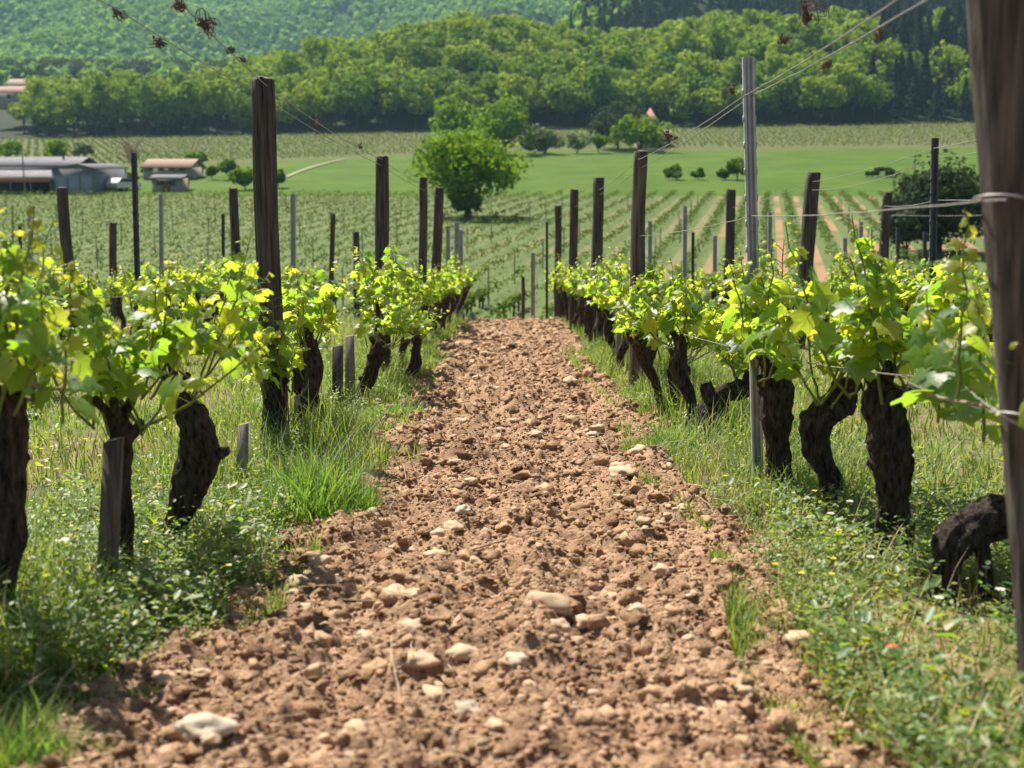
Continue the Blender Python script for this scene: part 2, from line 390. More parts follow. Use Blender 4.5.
def soil_h(x, y):
    c1 = np.clip(cells(x*7, y*7, 3), 0, 1); c2 = np.clip(cells(x*19+4, y*19, 4), 0, 1)
    h = 0.016*np.sin(x*19 + 0.8*noise(y*.8, x*2, 0, 71)) + 0.055*(0.5 - c1)*(0.6+0.4*noise(x*3, y*3, 0, 8)) + 0.024*(0.5-c2) + 0.036*fbm(x*3.1, y*3.1, 0, 3, 21) + 0.010*fbm(x*26, y*26, 0, 3, 25)*1.3
    return h
yp = np.concatenate([np.linspace(0.6, 1.9, 30), 1.9*np.exp(np.linspace(0, math.log(24.0/1.9), 820))])
xp = np.linspace(-1.32, 1.12, 440)
Yp, Xp = np.meshgrid(yp, xp, indexing='ij')
Zp = T(Xp*0, Yp) + soil_h(Xp, Yp)
edge = np.maximum(path_left(Yp) - Xp, Xp - path_right(Yp))
Zp = Zp - 0.14*sstep(0.02, 0.26, edge) + 0.02
Zp = Zp - 0.08*sstep(23, 24, Yp)
nx = len(xp); ii, jj = np.meshgrid(np.arange(len(yp)-1), np.arange(nx-1), indexing='ij')
Fp = np.stack([ii*nx+jj, ii*nx+jj+1, (ii+1)*nx+jj+1, (ii+1)*nx+jj], -1).reshape(-1, 4)
tag(mk('path', [(np.stack([Xp, Yp, Zp], -1).reshape(-1, 3), Fp)], MAT['soil']), kind='structure')
def path_z(x, y): return T(np.asarray(x)*0, y) + soil_h(np.asarray(x, float), np.asarray(y, float)) + 0.02

def rock_variant(base, seed, amp=0.35, f=1.6, flat=0.7):
    V, F = base; V = V.copy()
    d = 1 + amp*fbm(V[:, 0]*f+seed*3.3, V[:, 1]*f, V[:, 2]*f, 3, seed)
    V = V*d[:, None]; V[:, 2] *= flat; return V, F
def rot_z(a):
    c, s = np.cos(a), np.sin(a); R = np.zeros((len(a), 3, 3)); R[:, 0, 0] = c; R[:, 0, 1] = -s; R[:, 1, 0] = s; R[:, 1, 1] = c; R[:, 2, 2] = 1; return R
def scat_rocks(n, base, smin, smax, seed, nvar=7, amp=0.4, f=1.8, flat=0.75, sink=0.25, powr=2.6, dmin=1.9, dmax=23.0):
    rng = np.random.default_rng(seed); ch = []
    for k in range(nvar):
        m = n//nvar
        y = dmin*np.exp(rng.random(m)*math.log(dmax/dmin)); t = rng.random(m)
        x = path_left(y) - 0.07 + t*(path_right(y)-path_left(y)+0.14)
        s = smin + (smax-smin)*rng.random(m)**powr; s = s*(0.75+0.05*y)
        V, F = rock_variant(base, seed*10+k, amp, f, flat)
        pos = np.stack([x, y, path_z(x, y) + s*flat*sink], 1)
        sc3 = s[:, None]*(0.75+0.5*rng.random((m, 3)))
        ch.append(scatter(V, F, pos, rot_z(rng.random(m)*6.28), sc3))
    return ch
tag(mk('soil_clods', scat_rocks(40000, ICO1, 0.003, 0.013, 31, amp=.55) + scat_rocks(3600, ICO2, 0.007, 0.036, 32, sink=0.02, amp=1.0, f=2.9, powr=3.0), MAT['clod']),
    'crumbled red brown clods covering the tilled path', 'soil clods', kind='stuff')
tag(mk('gravel', scat_rocks(900, ICO1, 0.006, 0.02, 33, amp=0.22, f=1.2, flat=0.6), MAT['stone']),
    'small pale limestone chips scattered over the tilled path', 'gravel', kind='stuff')

# stones one can pick out
rngS = np.random.default_rng(77)
stone_protos = []
for k in range(6):
    V, F = rock_variant(ICO3, 200+k, 0.42, 1.4, 0.62); Vm, Fm = V, F
    me_o = mk('limestone_stone', [(V, F)], MAT['stone']); stone_protos.append(me_o)
named = [((466, 711), 16, 'white_stone', 'bright white flat stone near the front of the tilled path', (1.15, .8, .8)),
         ((550, 631), 20, 'tan_stone', 'large rounded tan stone in the middle of the path', (1.2, .8, .9)),
         ((515, 680), 13, 'white_stone', 'whitish stone just behind the bright white flat stone', (1.1, .8, .8)),
         ((205, 755), 22, 'white_stone', 'cream stone by the weeds at the front left edge of the path', (1.3, .8, .7)),
         ((463, 663), 15, 'stone', 'beige stone on the path between the white and tan stones', (1.2, .8, .7)),
         ((420, 676), 16, 'stone', 'broad beige stone half buried on the left side of the path', (1.3, .9, .6)),
         ((640, 630), 11, 'stone', 'small pale stone right of the large rounded tan stone', (1.2, .8, .7)),
         ((795, 648), 14, 'stone', 'pale stone at the right edge of the path against the weeds', (1.3, .9, .7)),
         ((622, 485), 12, 'stone', 'flat pale stone at the right grass edge halfway up the path', (1.4, 1, .6)),
         ((463, 523), 8, 'white_stone', 'small white stone left of centre halfway up the path', (1.2, .8, .8)),
         ((300, 583), 13, 'tan_stone', 'rounded brown stone at the left grass edge of the path', (1.2, .8, .8)),
         ((745, 708), 12, 'stone', 'beige stone right of centre near the front of the path', (1.2, .9, .7))]
def unit_copy(o, loc, s, rz, label, group, mat=None):
    c = o.copy(); C.objects.link(c); c.location = loc; c.scale = s; c.rotation_euler = (0, 0, rz)
    if mat is not None: c.data = c.data.copy(); c.data.materials[0] = mat
    return tag(c, label, 'stone', group)
for k, ((px, py), hw, mt, lab, prop) in enumerate(named):
    g = G(px, py); s = hw/FPX*g.y
    unit_copy(stone_protos[k % 6], (g.x, g.y, float(path_z(g.x, g.y)) + 0.25*s), (s*prop[0], s*prop[1], s*prop[2]*1.1), 0.2*k - 0.6, lab, 'stones lying on the tilled path', MAT[mt])
for k in range(150):
    y = 2.2*math.exp(rngS.random()*math.log(21/2.2)); x = float(path_left(y) + rngS.random()*(path_right(y)-path_left(y)))
    s = (0.012 + 0.022*rngS.random()**2)*(0.8+0.06*y)
    unit_copy(stone_protos[k % 6], (x, y, float(path_z(x, y)) + 0.2*s), (s*(1+.5*rngS.random()), s, s*(.7+.4*rngS.random())), rngS.random()*6.28,
              'smallish beige limestone stone lying in the tilled soil of the path', 'stones lying on the tilled path')
for o in stone_protos: bpy.data.objects.remove(o)

# dry straw on the path
def straws(n, seed):
    rng = np.random.default_rng(seed); ch = []
    for i in range(n):
        y = 2.0*math.exp(rng.random()*math.log(14/2.0)); x = float(path_left(y)-0.1 + rng.random()*(path_right(y)-path_left(y)+0.2))
        L = 0.05+0.14*rng.random(); a = rng.random()*6.28; t = np.linspace(0, 1, 5); bend = rng.normal()*0.2
        px_ = x + L*(t*math.cos(a) + bend*t*t*-math.sin(a)); py_ = y + L*(t*math.sin(a) + bend*t*t*math.cos(a))
        pz_ = float(path_z(x, y)) + 0.012 + 0.05*rng.random()*t
        ch += tube(np.stack([px_, py_, pz_], 1), 0.0013, 4, cap=False)
    return ch
tag(mk('straw', straws(230, 5), MAT['straw']), 'dry straw stalks strewn over the tilled path', 'straw', kind='stuff')
a, b_ = G(432, 575), G(540, 543)
tw, tr_ = resample([a+Vector((0, 0, .03)), (a*.6+b_*.4)+Vector((0.01, 0, .05)), b_+Vector((0, 0, .045))], [.005, .004, .002], 14)
tag(mk('dry_twig', tube(tw, tr_, 6), MAT['cane']), 'thin dry twig lying across the middle of the path', 'twig')

# ------------------------------------------------------------------ grass and weeds
def blade_mesh(n=3, bend=0.35):
    t = np.linspace(0, 1, n+1); V = []
    for i, q in enumerate(t):
        wd = 0.5*(1-q**1.5)
        if i < n: V += [(-wd, bend*q*q, q), (wd, bend*q*q, q)]
        else: V += [(0, bend*q*q, q*0.97)]
    V = np.array(V); F4 = [(2*i, 2*i+1, 2*i+3, 2*i+2) for i in range(n-1)]
    F3 = [(2*n-2, 2*n-1, 2*n)]
    F = [(a, b, c) for a, b, c, d in F4] + [(a, c, d) for a, b, c, d in F4] + F3
    return V, np.array(F)
def grass_patch(x, y, z, h, wd, seed, bend=(0.1, 0.9)):
    rng = np.random.default_rng(seed); n = len(x); ch = []
    grp = rng.integers(0, 4, n)
    for k in range(4):
        V, F = blade_mesh(3, bend[0] + (bend[1]-bend[0])*k/3); m = grp == k; c = m.sum()
        if c == 0: continue
        R = rot_z(rng.random(c)*6.28)
        tilt = rng.normal(size=(c, 2))*0.16
        S = np.zeros((c, 3, 3)); S[:, 0, 0] = S[:, 1, 1] = S[:, 2, 2] = 1; S[:, 0, 2] = tilt[:, 0]; S[:, 1, 2] = tilt[:, 1]
        ch.append(scatter(V, F, np.stack([x[m], y[m], z[m]], 1), S @ R, np.stack([wd[m], h[m], h[m]], 1)))
    return ch
def sample_verge(n, seed, d0, d1, side, x0, x1, pwr=0.0, thr=-0.15):
    rng = np.random.default_rng(seed)
    y = d0*np.exp(rng.random(n)*math.log(d1/d0)); e = path_left(y) if side < 0 else path_right(y)
    x = np.where(side < 0, e - x0 - rng.random(n)**(1+pwr)*(x1-x0), e + x0 + rng.random(n)**(1+pwr)*(x1-x0))
    dn = fbm(x*2.2, y*2.2, 0, 3, 41)*0.8 + 0.65*sstep(-0.02, 0.16, np.abs(x - e)) - 0.25
    keep = (dn + rng.normal(size=n)*0.25 > thr) & ~((np.abs(x-1.2) < .24) & (y > 2.6) & (y < 3.45) & (rng.random(n) < .8)) & ~((np.abs(x-1.25) < .15) & (y > 3.7) & (y < 4.15) & (rng.random(n) < .6))
    x, y = x[keep], y[keep]; return x, y, T(x, y), np.abs(x - e[keep]), rng
gch = []
for side, sd_ in ((-1, 61), (1, 62)):
    x, y, z, e, rng = sample_verge(70000, sd_, 1.6, 22.5, side, -0.09, 1.0, 0.3)
    h = (0.03 + 0.16*rng.random(len(x))**2.2)*np.where((x > 0.8) & (y < 4.4), .55, 1.0)*(0.35 + 0.85*sstep(0, 0.3, e))*np.clip(1 + 0.9*fbm(x*2.2, y*2.2, 0, 3, 45), .3, 2.2)
    gch += grass_patch(x, y, z-0.005, np.maximum(h, .02), 0.0032 + 0.0035*rng.random(len(x)) + 0.0003*y, sd_+10)
    x, y, z, e, rng = sample_verge(46000, sd_+4, 2.2, 23.5, side, 0.95, 9.0, 0.6)
    h = (0.04 + 0.14*rng.random(len(x))**1.6)
    gch += grass_patch(x, y, z-0.005, h, 0.005 + 0.004*rng.random(len(x)) + 0.0005*y, sd_+20)
tag(mk('grass', gch, MAT['grass']), 'fine green and straw coloured grass under the vines', 'grass', kind='stuff')

# broad-leaved weeds: little rosettes and sprigs
def weedleaf():
    V = np.array([(0, 0, 0), (0.28, .35, .06), (0.22, .75, .03), (0, 1, -.08), (-.22, .75, .03), (-.28, .35, .06), (0, .5, -.03)])
    F = np.array([(0, 1, 6), (1, 2, 6), (2, 3, 6), (3, 4, 6), (4, 5, 6), (5, 0, 6)]); return V, F
WL = weedleaf()
def weeds(x, y, z, h, size, seed, per=9):
    rng = np.random.default_rng(seed); n = len(x); X = np.repeat(x, per); Y = np.repeat(y, per); Z = np.repeat(z, per); H = np.repeat(h, per); S = np.repeat(size, per)
    N = n*per; a = rng.random(N)*6.28; up = 0.1 + 0.6*rng.random(N); q = rng.random(N)
    tip = np.stack([np.cos(a), np.sin(a), up-0.15], 1); nr = np.stack([-np.cos(a)*.4, -np.sin(a)*.4, np.ones(N)], 1) + rng.normal(size=(N, 3))*.25
    off = H*0.3*rng.random(N)
    pos = np.stack([X + np.cos(a)*off, Y + np.sin(a)*off, Z + H*q], 1)
    s = S*(0.6+0.7*rng.random(N)); return [scatter(WL[0], WL[1], pos, frames(nr, tip), s)]
wch = []
for side, sd_ in ((-1, 81), (1, 82)):
    x, y, z, e, rng = sample_verge(4600, sd_, 1.6, 16, side, 0.0, 1.0, 0.0, 0.0)
    wch += weeds(x, y, z, (0.03+0.12*rng.random(len(x)))*(0.5+sstep(0, .4, e)), 0.010+0.014*rng.random(len(x)), sd_+5, 11)
    x, y, z, e, rng = sample_verge(1300, sd_+7, 1.5, 4.8, side, 0.05, 1.1, 0.0, -0.4)
    wch += weeds(x, y, z, 0.05+0.15*rng.random(len(x)), 0.010+0.020*rng.random(len(x))**2, sd_+9, 16)
    x, y, z, e, rng = sample_verge(1500, sd_+17, 3, 20, side, 1.0, 6, 0.3, -0.4)
    wch += weeds(x, y, z, 0.03+0.1*rng.random(len(x)), 0.018+0.02*rng.random(len(x)), sd_+9, 9)
tag(mk('weeds', wch, MAT['weed']), 'low leafy green weeds along both sides of the path', 'weeds', kind='stuff')
bch = []
for side, sd_ in ((-1, 281), (1, 282)):
    x, y, z, e, rng = sample_verge(330, sd_, 1.5, 5.0, side, 0.1, 1.1, 0.0, -0.5)
    bch += weeds(x, y, z, 0.04+0.12*rng.random(len(x)), 0.022+0.03*rng.random(len(x)), sd_+9, 12)
tag(mk('broadleaf_weeds', bch, MAT['weed']), 'broad leaved green weeds at the front of both path edges', 'weeds', kind='stuff')
# dry stalks mixed into the weeds
dch = []
for side, sd_, n_ in ((-1, 181, 900), (1, 182, 2600)):
    x, y, z, e, rng = sample_verge(n_, sd_, 1.6, 6.5, side, 0.0, 0.9, 0.0, -0.5)
    dch += grass_patch(x, y, z-.005, 0.05+0.16*rng.random(len(x))**1.5, 0.0028+.002*rng.random(len(x)), sd_+3, (0.1, 1.1))
tag(mk('dry_grass', dch, MAT['straw']), 'dry straw coloured stalks among the weeds by the large post', 'dry grass', kind='stuff')
# lush tuft of grass
def tuft(px, py, n, rad, h, seed, label):
    g = G(px, py); rng = np.random.default_rng(seed); r = rad*np.sqrt(rng.random(n)); a = rng.random(n)*6.28
    x = r*np.cos(a); y = r*np.sin(a)*1.3
    hh = h*(0.3+0.75*rng.random(n)**1.3)*(1-0.55*(r/rad)**2)*(1+.4*noise(x*9, y*9, 0, seed)); x = x*(1+.35*noise(a*1.5, 0, 0, seed)); y = y*(1+.35*noise(a*1.5, 3, 0, seed))
    ch = grass_patch(x, y, T(g.x+x, g.y+y)-g.z-0.01, hh, 0.004+0.004*rng.random(n), seed, (0.2, 1.0))
    o = mk('grass_tuft', ch, MAT['tuft'], loc=g); tag(o, label, 'grass tuft', 'lush grass tufts beside the path')
tuft(322, 515, 1500, 0.24, 0.36, 3, 'largest lush green grass tuft at the left edge of the path')
tuft(262, 530, 900, 0.16, 0.18, 4, 'smaller green grass tuft left of the largest tuft')
tuft(668, 452, 1100, 0.22, 0.16, 5, 'green grass tuft at the right path edge below the small vines')
tuft(400, 418, 900, 0.25, 0.14, 6, 'pale green grass tuft beside the two short stakes')
tuft(20, 765, 1200, 0.14, 0.12, 7, 'dark green grass tuft in the front left corner')

# wild flowers
def flower(kind, px, py, h, size, label, npet=5, mt='yellow', group='small yellow flowers in the grass'):
    g = G(px, py); rt = empty(kind, g)
    tag(rt, label, 'flower', group)
    rng = np.random.default_rng(int(px*7+py)); ln = rng.normal()*0.02
    mk('stem', tube([(0, 0, 0), (ln*.4, 0, h*.5), (ln, 0.01, h)], 0.0012, 5), MAT['shoot'], rt)
    a = np.arange(npet)/npet*6.28; tip = np.stack([np.cos(a), np.sin(a), np.full(npet, .35)], 1); nr = np.stack([-np.cos(a)*.4, -np.sin(a)*.4, np.ones(npet)], 1)
    mk('petals', [scatter(WL[0]*[1.7, 1, 1], WL[1], np.tile([(ln, .01, h)], (npet, 1)), frames(nr, tip), np.full(npet, size))], MAT[mt], rt)
    V, F = ICO1; mk('flower_centre', [(V*size*.3 + [ln, .01, h+.1*size], F)], MAT['yellow'], rt)
rngF = np.random.default_rng(15)
for k in range(46):
    px, py = (rngF.uniform(20, 130), rngF.uniform(440, 560)) if k < 26 else ((rngF.uniform(120, 290), rngF.uniform(520, 620)) if k < 36 else (rngF.uniform(720, 900), rngF.uniform(480, 640)))
    flower('yellow_wildflower', px, py, 0.08+0.08*rngF.random(), 0.011, 'tiny yellow wildflower on a thin stem in the grass')
for k, (px, py) in enumerate([(842, 545), (835, 555), (848, 560), (962, 590), (985, 610), (930, 640), (1000, 650), (870, 600)]):
    flower('white_wildflower', px, py, 0.1+0.06*rngF.random(), 0.014, 'small white wildflower in the weeds near the large dark post', 6, 'white', 'small white flowers near the large post')
flower('white_wildflower', 57, 580, 0.12, 0.026, 'single large white flower in the grass by the wooden stake', 9, 'white', None)
flower('red_poppy', 903, 690, 0.10, 0.020, 'single red poppy among the dry weeds right of the path', 5, 'red', None)

# ------------------------------------------------------------------ grape vines
def leaf_mesh(n, fold=0.16):
    th = np.linspace(-math.pi*0.93, math.pi*0.93, n)
    r = 0.60*np.ones(n)
    for c, am, wd in ((0, .40, .36), (0.95, .26, .32), (-0.95, .26, .32), (1.85, .10, .36), (-1.85, .10, .36)):
        r = r + am*np.exp(-((th-c)/wd)**2)*1.0
    r = np.clip(r - 0.10*np.exp(-(np.abs(th)-.5)**2/.02) - 0.06*np.exp(-(np.abs(th)-1.4)**2/.02), .3, 1.1)
    if n > 20: r = r*(1 + 0.06*np.where(np.arange(n) % 2 == 0, 1, -1))
    x = r*np.sin(th)*0.92; y = r*np.cos(th)
    z = lambda x, y: -fold*np.abs(x)**1.3 + 0.10*np.sin(3.2*y+1)*np.abs(x) - 0.18*np.maximum(y, 0)**2
    V = [(0, 0, 0)] + list(zip(x*.5, y*.5, z(x*.5, y*.5)+.03)) + list(zip(x, y, z(x, y)))
    F = []
    for i in range(n-1):
        F += [(0, 1+i+1, 1+i), (1+i, 1+i+1, n+1+i+1), (1+i, n+1+i+1, n+1+i)]
    V = np.array(V); V[:, 1] += 0.0; return V, np.array(F)
LEAF_HI, LEAF_LO = leaf_mesh(31), leaf_mesh(13)
def bent(L, k):
    V = L[0].copy()
    if k == 1: V[:, 2] += 0.30*np.abs(V[:, 0])**1.2 + 0.10*np.sin(V[:, 1]*5)*V[:, 0]; V[:, 0] *= .92
    if k == 2: V[:, 2] += -0.32*(V[:, 1]**2) + 0.14*np.sin(V[:, 0]*6 + 1); V[:, 0] *= 1.08; V[:, 0] += .08*V[:, 1]
    return V, L[1]

def foliage(seed, nshoot, hgt, lsize, hi, spread=(0.16, 0.36), up=1.0):
    rng = np.random.default_rng(seed); sh, lp, ln_, lt, lsz, yp_, yn, yt, ysz = [], [], [], [], [], [], [], [], []
    for s in range(nshoot):
        a = rng.random()*6.28
        base = np.array([0.05*math.cos(a), 0.10*math.sin(a), -0.03])
        out = np.array([rng.normal()*spread[0], rng.normal()*spread[1], 0])
        L = hgt*(0.55 + 0.6*rng.random()); nn = 9
        t = np.linspace(0, 1, nn); arch = rng.random()*0.3
        pts = base + t[:, None]*np.array([0, 0, L*up])*(1 - arch*t[:, None]**2*0.8) + (t**0.75)[:, None]*out + rng.normal(size=(nn, 3))*0.006
        sh += tube(pts, np.linspace(0.005, 0.0016, nn), 5, cap=False)
        nl = int(6 + L/0.040)
        for k in range(nl):
            q = 0.24 + 0.76*(k+0.5*rng.random())/nl
            p = np.array([np.interp(q, t, pts[:, i]) for i in range(3)])
            az = k*math.pi + rng.normal()*0.9 + s
            d = np.array([math.cos(az), math.sin(az), 0.25+0.3*rng.random()]); pl = (0.045+0.05*rng.random())*(1.1-0.7*q)
            e = p + d*pl
            sh += tube([p, (p+e)/2+[0, 0, .006], e], [0.0018, .0015, .0012], 3, cap=False)
            size = lsize*(0.55 + 0.55*math.sin(math.pi*min(1, 0.25+q*0.85)))*(0.55+0.65*rng.random())
            tipd = d*[1, 1, 0] + [0, 0, 0.15 - 0.8*rng.random()] + rng.normal(size=3)*.25
            nrm = np.array([d[0]*.5, d[1]*.5, .75]) + rng.normal(size=3)*.42
            if q > 0.86 or rng.random() < 0.07:
                yp_.append(e); yt.append(d*[.4, .4, 0]+[0, 0, .6]+rng.normal(size=3)*.3); yn.append(nrm); ysz.append(size*0.55)
            else:
                lp.append(e); lt.append(tipd); ln_.append(nrm); lsz.append(size)
    Lm = LEAF_HI if hi else LEAF_LO
    lp, ln_, lt, lsz = np.array(lp), np.array(ln_), np.array(lt), np.array(lsz)
    ch = [scatter(*bent(Lm, k), lp[k::3], frames(ln_[k::3], lt[k::3]), lsz[k::3]) + (0,) for k in range(3)]
    ch += [scatter(Lm[0]*[1, 1, 1.8], Lm[1], np.array(yp_), frames(np.array(yn), np.array(yt)), np.array(ysz)) + (1,)]
    return sh, ch

def bark_disp(seed, amp=0.22):
    def f(th, s, rad):
        tw = th + s*2.2
        fib = (0.5-np.abs(noise(np.cos(tw)*3.2+9, np.sin(tw)*3.2, s*5, seed)))*0.9 + (0.4-np.abs(noise(np.cos(tw)*7.5, np.sin(tw)*7.5, s*10, seed+1)))*0.6
        lump = noise(np.cos(th)*1.2, np.sin(th)*1.2, s*12, seed+2) + 0.6*noise(np.cos(th)*2.2+3, np.sin(th)*2.2, s*25, seed+6)
        fine = noise(np.cos(tw)*15.0, np.sin(tw)*15.0, s*30, seed+4)*0.3
        return 0.93 + amp*(fib + 0.75*lump + fine)
    return f
def trunk_chunks(pts, rad, seed, seg=26, n=46, amp=0.22):
    p, r = resample(pts, rad, n); return tube(p, r, seg, bark_disp(seed, amp))
def generic_trunk(seed, seg=14, n=20):
    rng = np.random.default_rng(seed); h = 0.48+0.1*rng.random()
    lx, ly = rng.normal()*0.05, rng.normal()*0.10
    bw = .6*rng.normal()*0.05
    pts = [(0, 0, -0.06), (lx*.2+bw, ly*.2, h*.3), (lx*.6-bw, ly*.6, h*.65), (lx, ly, h)]
    r0 = 0.031+0.012*rng.random(); rad = [r0*1.1, r0*.95, r0*1.25, r0*1.15]
    ch = trunk_chunks(pts, rad, seed, seg, n)
    for k in range(2+rng.integers(0, 2)):
        a = (1 if k % 2 else -1)*(1.2+.5*rng.random()); L = 0.07+.09*rng.random()
        e = np.array([lx+rng.normal()*.04, ly+math.sin(a)*L, h+.05+.05*rng.random()])
        ch += trunk_chunks([(lx, ly, h-.05), ((lx+e[0])/2, (ly+e[1])/2, h+.02), tuple(e)], [r0*.9, r0*.62, r0*.35], seed+k+3, 10, 9)
    return ch, Vector((lx, ly, h))

def make_vine(loc, trunk_me, head, fol, label, group, s=1.0, rz=0.0, fs=1.0):
    rt = empty('grape_vine', loc, rz); rt.scale = (s, s, s); tag(rt, label, 'grape vine', group)
    for nm, me, l, k in (('trunk', trunk_me, Vector((0, 0, 0)), 1), ('shoots', fol[0], head, fs), ('leaves', fol[1], head, fs)):
        o = bpy.data.objects.new(nm, me); C.objects.link(o); o.parent = rt; o.location = l; o.scale = (k, k, k)
    return rt
def as_mesh(name, chunks, mats):
    o = mk(name, chunks, mats); me = o.data; bpy.data.objects.remove(o); return me
LM = [MAT['vleaf'], MAT['yleaf']]
FOL, FOLHI, TRK = [], [], []
for k in range(9):
    sh, lf = foliage(300+k, 8+k % 3, 0.44+0.03*(k % 3), 0.064, False, (.13, .28)); FOL.append((as_mesh('shoots', sh, MAT['shoot']), as_mesh('leaves', lf, LM)))
for k in range(7):
    sh, lf = foliage(340+k, 9+k % 2, 0.50, 0.056, True, (.12, .19)); FOLHI.append((as_mesh('shoots', sh, MAT['shoot']), as_mesh('leaves', lf, LM)))
for k in range(9):
    ch, hd = generic_trunk(400+k); TRK.append((as_mesh('trunk', ch, MAT['bark']), hd))

# the vines whose own shapes can be made out
def hero(base_px, pts, label, group, extra=(), fs=1.0, fol=0, seed=1, nfol=1, deep=0.0, dd=None):
    g = G(*base_px) if dd is None else Vector((P(base_px[0], base_px[1], dd).x, dd, 0)); d = g.y
    g.z = float(T(g.x, g.y)); sc_ = d/FPX
    def conv(L): return [P(x, y, d + q) - g for (x, y, r_, *qq) in L for q in [qq[0] if qq else 0.0]], [max(L_[2]*sc_*.74, .004) for L_ in L]
    a, r_ = conv(pts); a = [a[0] + Vector((0, 0, -0.06))] + a; r_ = [r_[0]] + r_
    ch = trunk_chunks(a, r_, seed*13, 44, 90, 0.30)
    for e in extra:
        b, q = conv(e); ch += trunk_chunks(b, q, seed*17+3, 20, 34, 0.32)
    rt = empty('grape_vine', g); tag(rt, label, 'grape vine', group)
    hd = Vector(a[-1]); rg = np.random.default_rng(seed+900)
    for e in range(4):        # short pruned spurs on the head
        an = e*1.57+rg.random(); L = .04+.05*rg.random(); st = Vector(a[-1])*.7 + Vector(a[-2])*.3; v = Vector((math.cos(an)*.6, math.sin(an), .7+.5*rg.random()))*L
        ch += trunk_chunks([st, st+v*.6, st+v*1.2], [r_[-1]*.75, r_[-1]*.5, r_[-1]*.3+.004], seed+e, 10, 12, .3)
    for e in range(3):        # old knots down the stem
        k = 1+rg.integers(0, len(a)-2); an = rg.random()*6.28; v = Vector((math.cos(an), math.sin(an), .3))*r_[k]
        ch += trunk_chunks([Vector(a[k]), Vector(a[k])+v*.8, Vector(a[k])+v*1.3], [r_[k]*.6, r_[k]*.5, r_[k]*.25], seed+e+7, 10, 10, .3)
    mk('trunk', ch, MAT['bark'], rt)
    f = FOLHI[fol % len(FOLHI)]
    for nm, me in (('shoots', f[0]), ('leaves', f[1])):
        o = bpy.data.objects.new(nm, me); C.objects.link(o); o.parent = rt; o.location = hd; o.scale = (fs, fs, fs); o.rotation_euler = (0, 0, seed*0.9)
    return rt
GR, GL = 'vines of the row right of the path', 'vines of the row left of the path'
hero((890, 556), [(893, 515, 17), (892, 470, 26), (890, 435, 27), (880, 405, 24), (880, 388, 17)], 'thick forked vine trunk second from the large dark post', GR,
     [[(876, 556, 9), (881, 530, 11), (889, 500, 14)], [(906, 552, 10), (905, 525, 11), (897, 495, 14)], [(885, 405, 15), (905, 394, 12), (915, 388, 7)]], 1.2, 0, 1)
hero((836, 512), [(838, 510, 13), (830, 478, 15), (818, 448, 17), (818, 422, 20), (838, 404, 21), (848, 396, 15)], 'swan necked vine trunk bending right above its knee', GR,
     [[(838, 410, 17), (846, 392, 13), (847, 378, 8)]], 1.2, 1, 2)
hero((783, 500), [(783, 498, 15), (778, 455, 18), (777, 415, 21), (775, 385, 20), (772, 372, 14)], 'straight thick vine trunk just right of the metal post', GR, (), 1.15, 2, 3)
hero((716, 440), [(718, 438, 19), (712, 412, 20), (722, 396, 15), (745, 388, 12), (752, 380, 8)], 'squat vine trunk with an arm reaching to the metal post', GR,
     [[(714, 412, 14), (708, 392, 10), (706, 382, 7)]], 1.0, 3, 4)
hero((681, 413), [(681, 410, 14), (680, 390, 14), (678, 370, 13), (676, 358, 9)], 'short upright vine trunk right of the brown wooden post', GR, (), 1.0, 4, 5)
hero((945, 604), [(943, 600, 14), (945, 570, 20), (955, 540, 24, .02), (985, 518, 25, .06), (1025, 508, 22, .12), (1060, 490, 16, .2)], 'bent vine trunk arching over to the large dark post', GR,
     [[(985, 596, 9, .05), (985, 570, 9, .05), (980, 535, 13, .05)], [(1020, 530, 5, .1), (985, 540, 6, .06)]], 1.05, 5, 6)
hero((2, 640), [(2, 640, 14), (3, 585, 16), (8, 530, 24), (10, 465, 21), (12, 425, 20), (14, 398, 15)], 'dark thick vine trunk cut by the left edge', GL, (), 1.0, 6, 7)
hero((128, 585), [(128, 580, 9), (126, 520, 10), (122, 470, 11), (120, 440, 16), (118, 420, 13)], 'slim vine trunk tied against a wooden stake', GL, [[(122, 440, 12), (135, 430, 8), (142, 420, 4)]], 1.0, 0, 8)
hero((163, 549), [(164, 546, 11), (180, 512, 17), (196, 466, 25), (196, 432, 23), (184, 404, 17), (174, 388, 9)], 'leaning barrel shaped vine trunk beside the slim staked one', GL,
     [[(208, 455, 13), (222, 452, 8), (229, 449, 5)]], 1.0, 1, 9)
hero((270, 455), [(270, 453, 11), (271, 425, 13), (274, 400, 15), (278, 388, 10)], 'dark vine trunk behind the short square stub', GL, (), 1.0, 2, 10)
hero((315, 430), [(316, 428, 9), (312, 405, 12), (303, 382, 14), (298, 374, 8)], 'knobbly vine trunk between the tall left post and twin stakes', GL, (), 1.0, 3, 11)
hero((358, 402), [(358, 400, 8), (368, 380, 10), (376, 358, 10), (380, 345, 9)], 'vine trunk leaning towards the path behind the twin stakes', GL, (), 0.95, 4, 12)
hero((404, 378), [(404, 377, 4), (414, 366, 8), (416, 352, 6), (417, 340, 5)], 'small crooked vine trunk at the path edge', GL, (), 0.8, 5, 13)

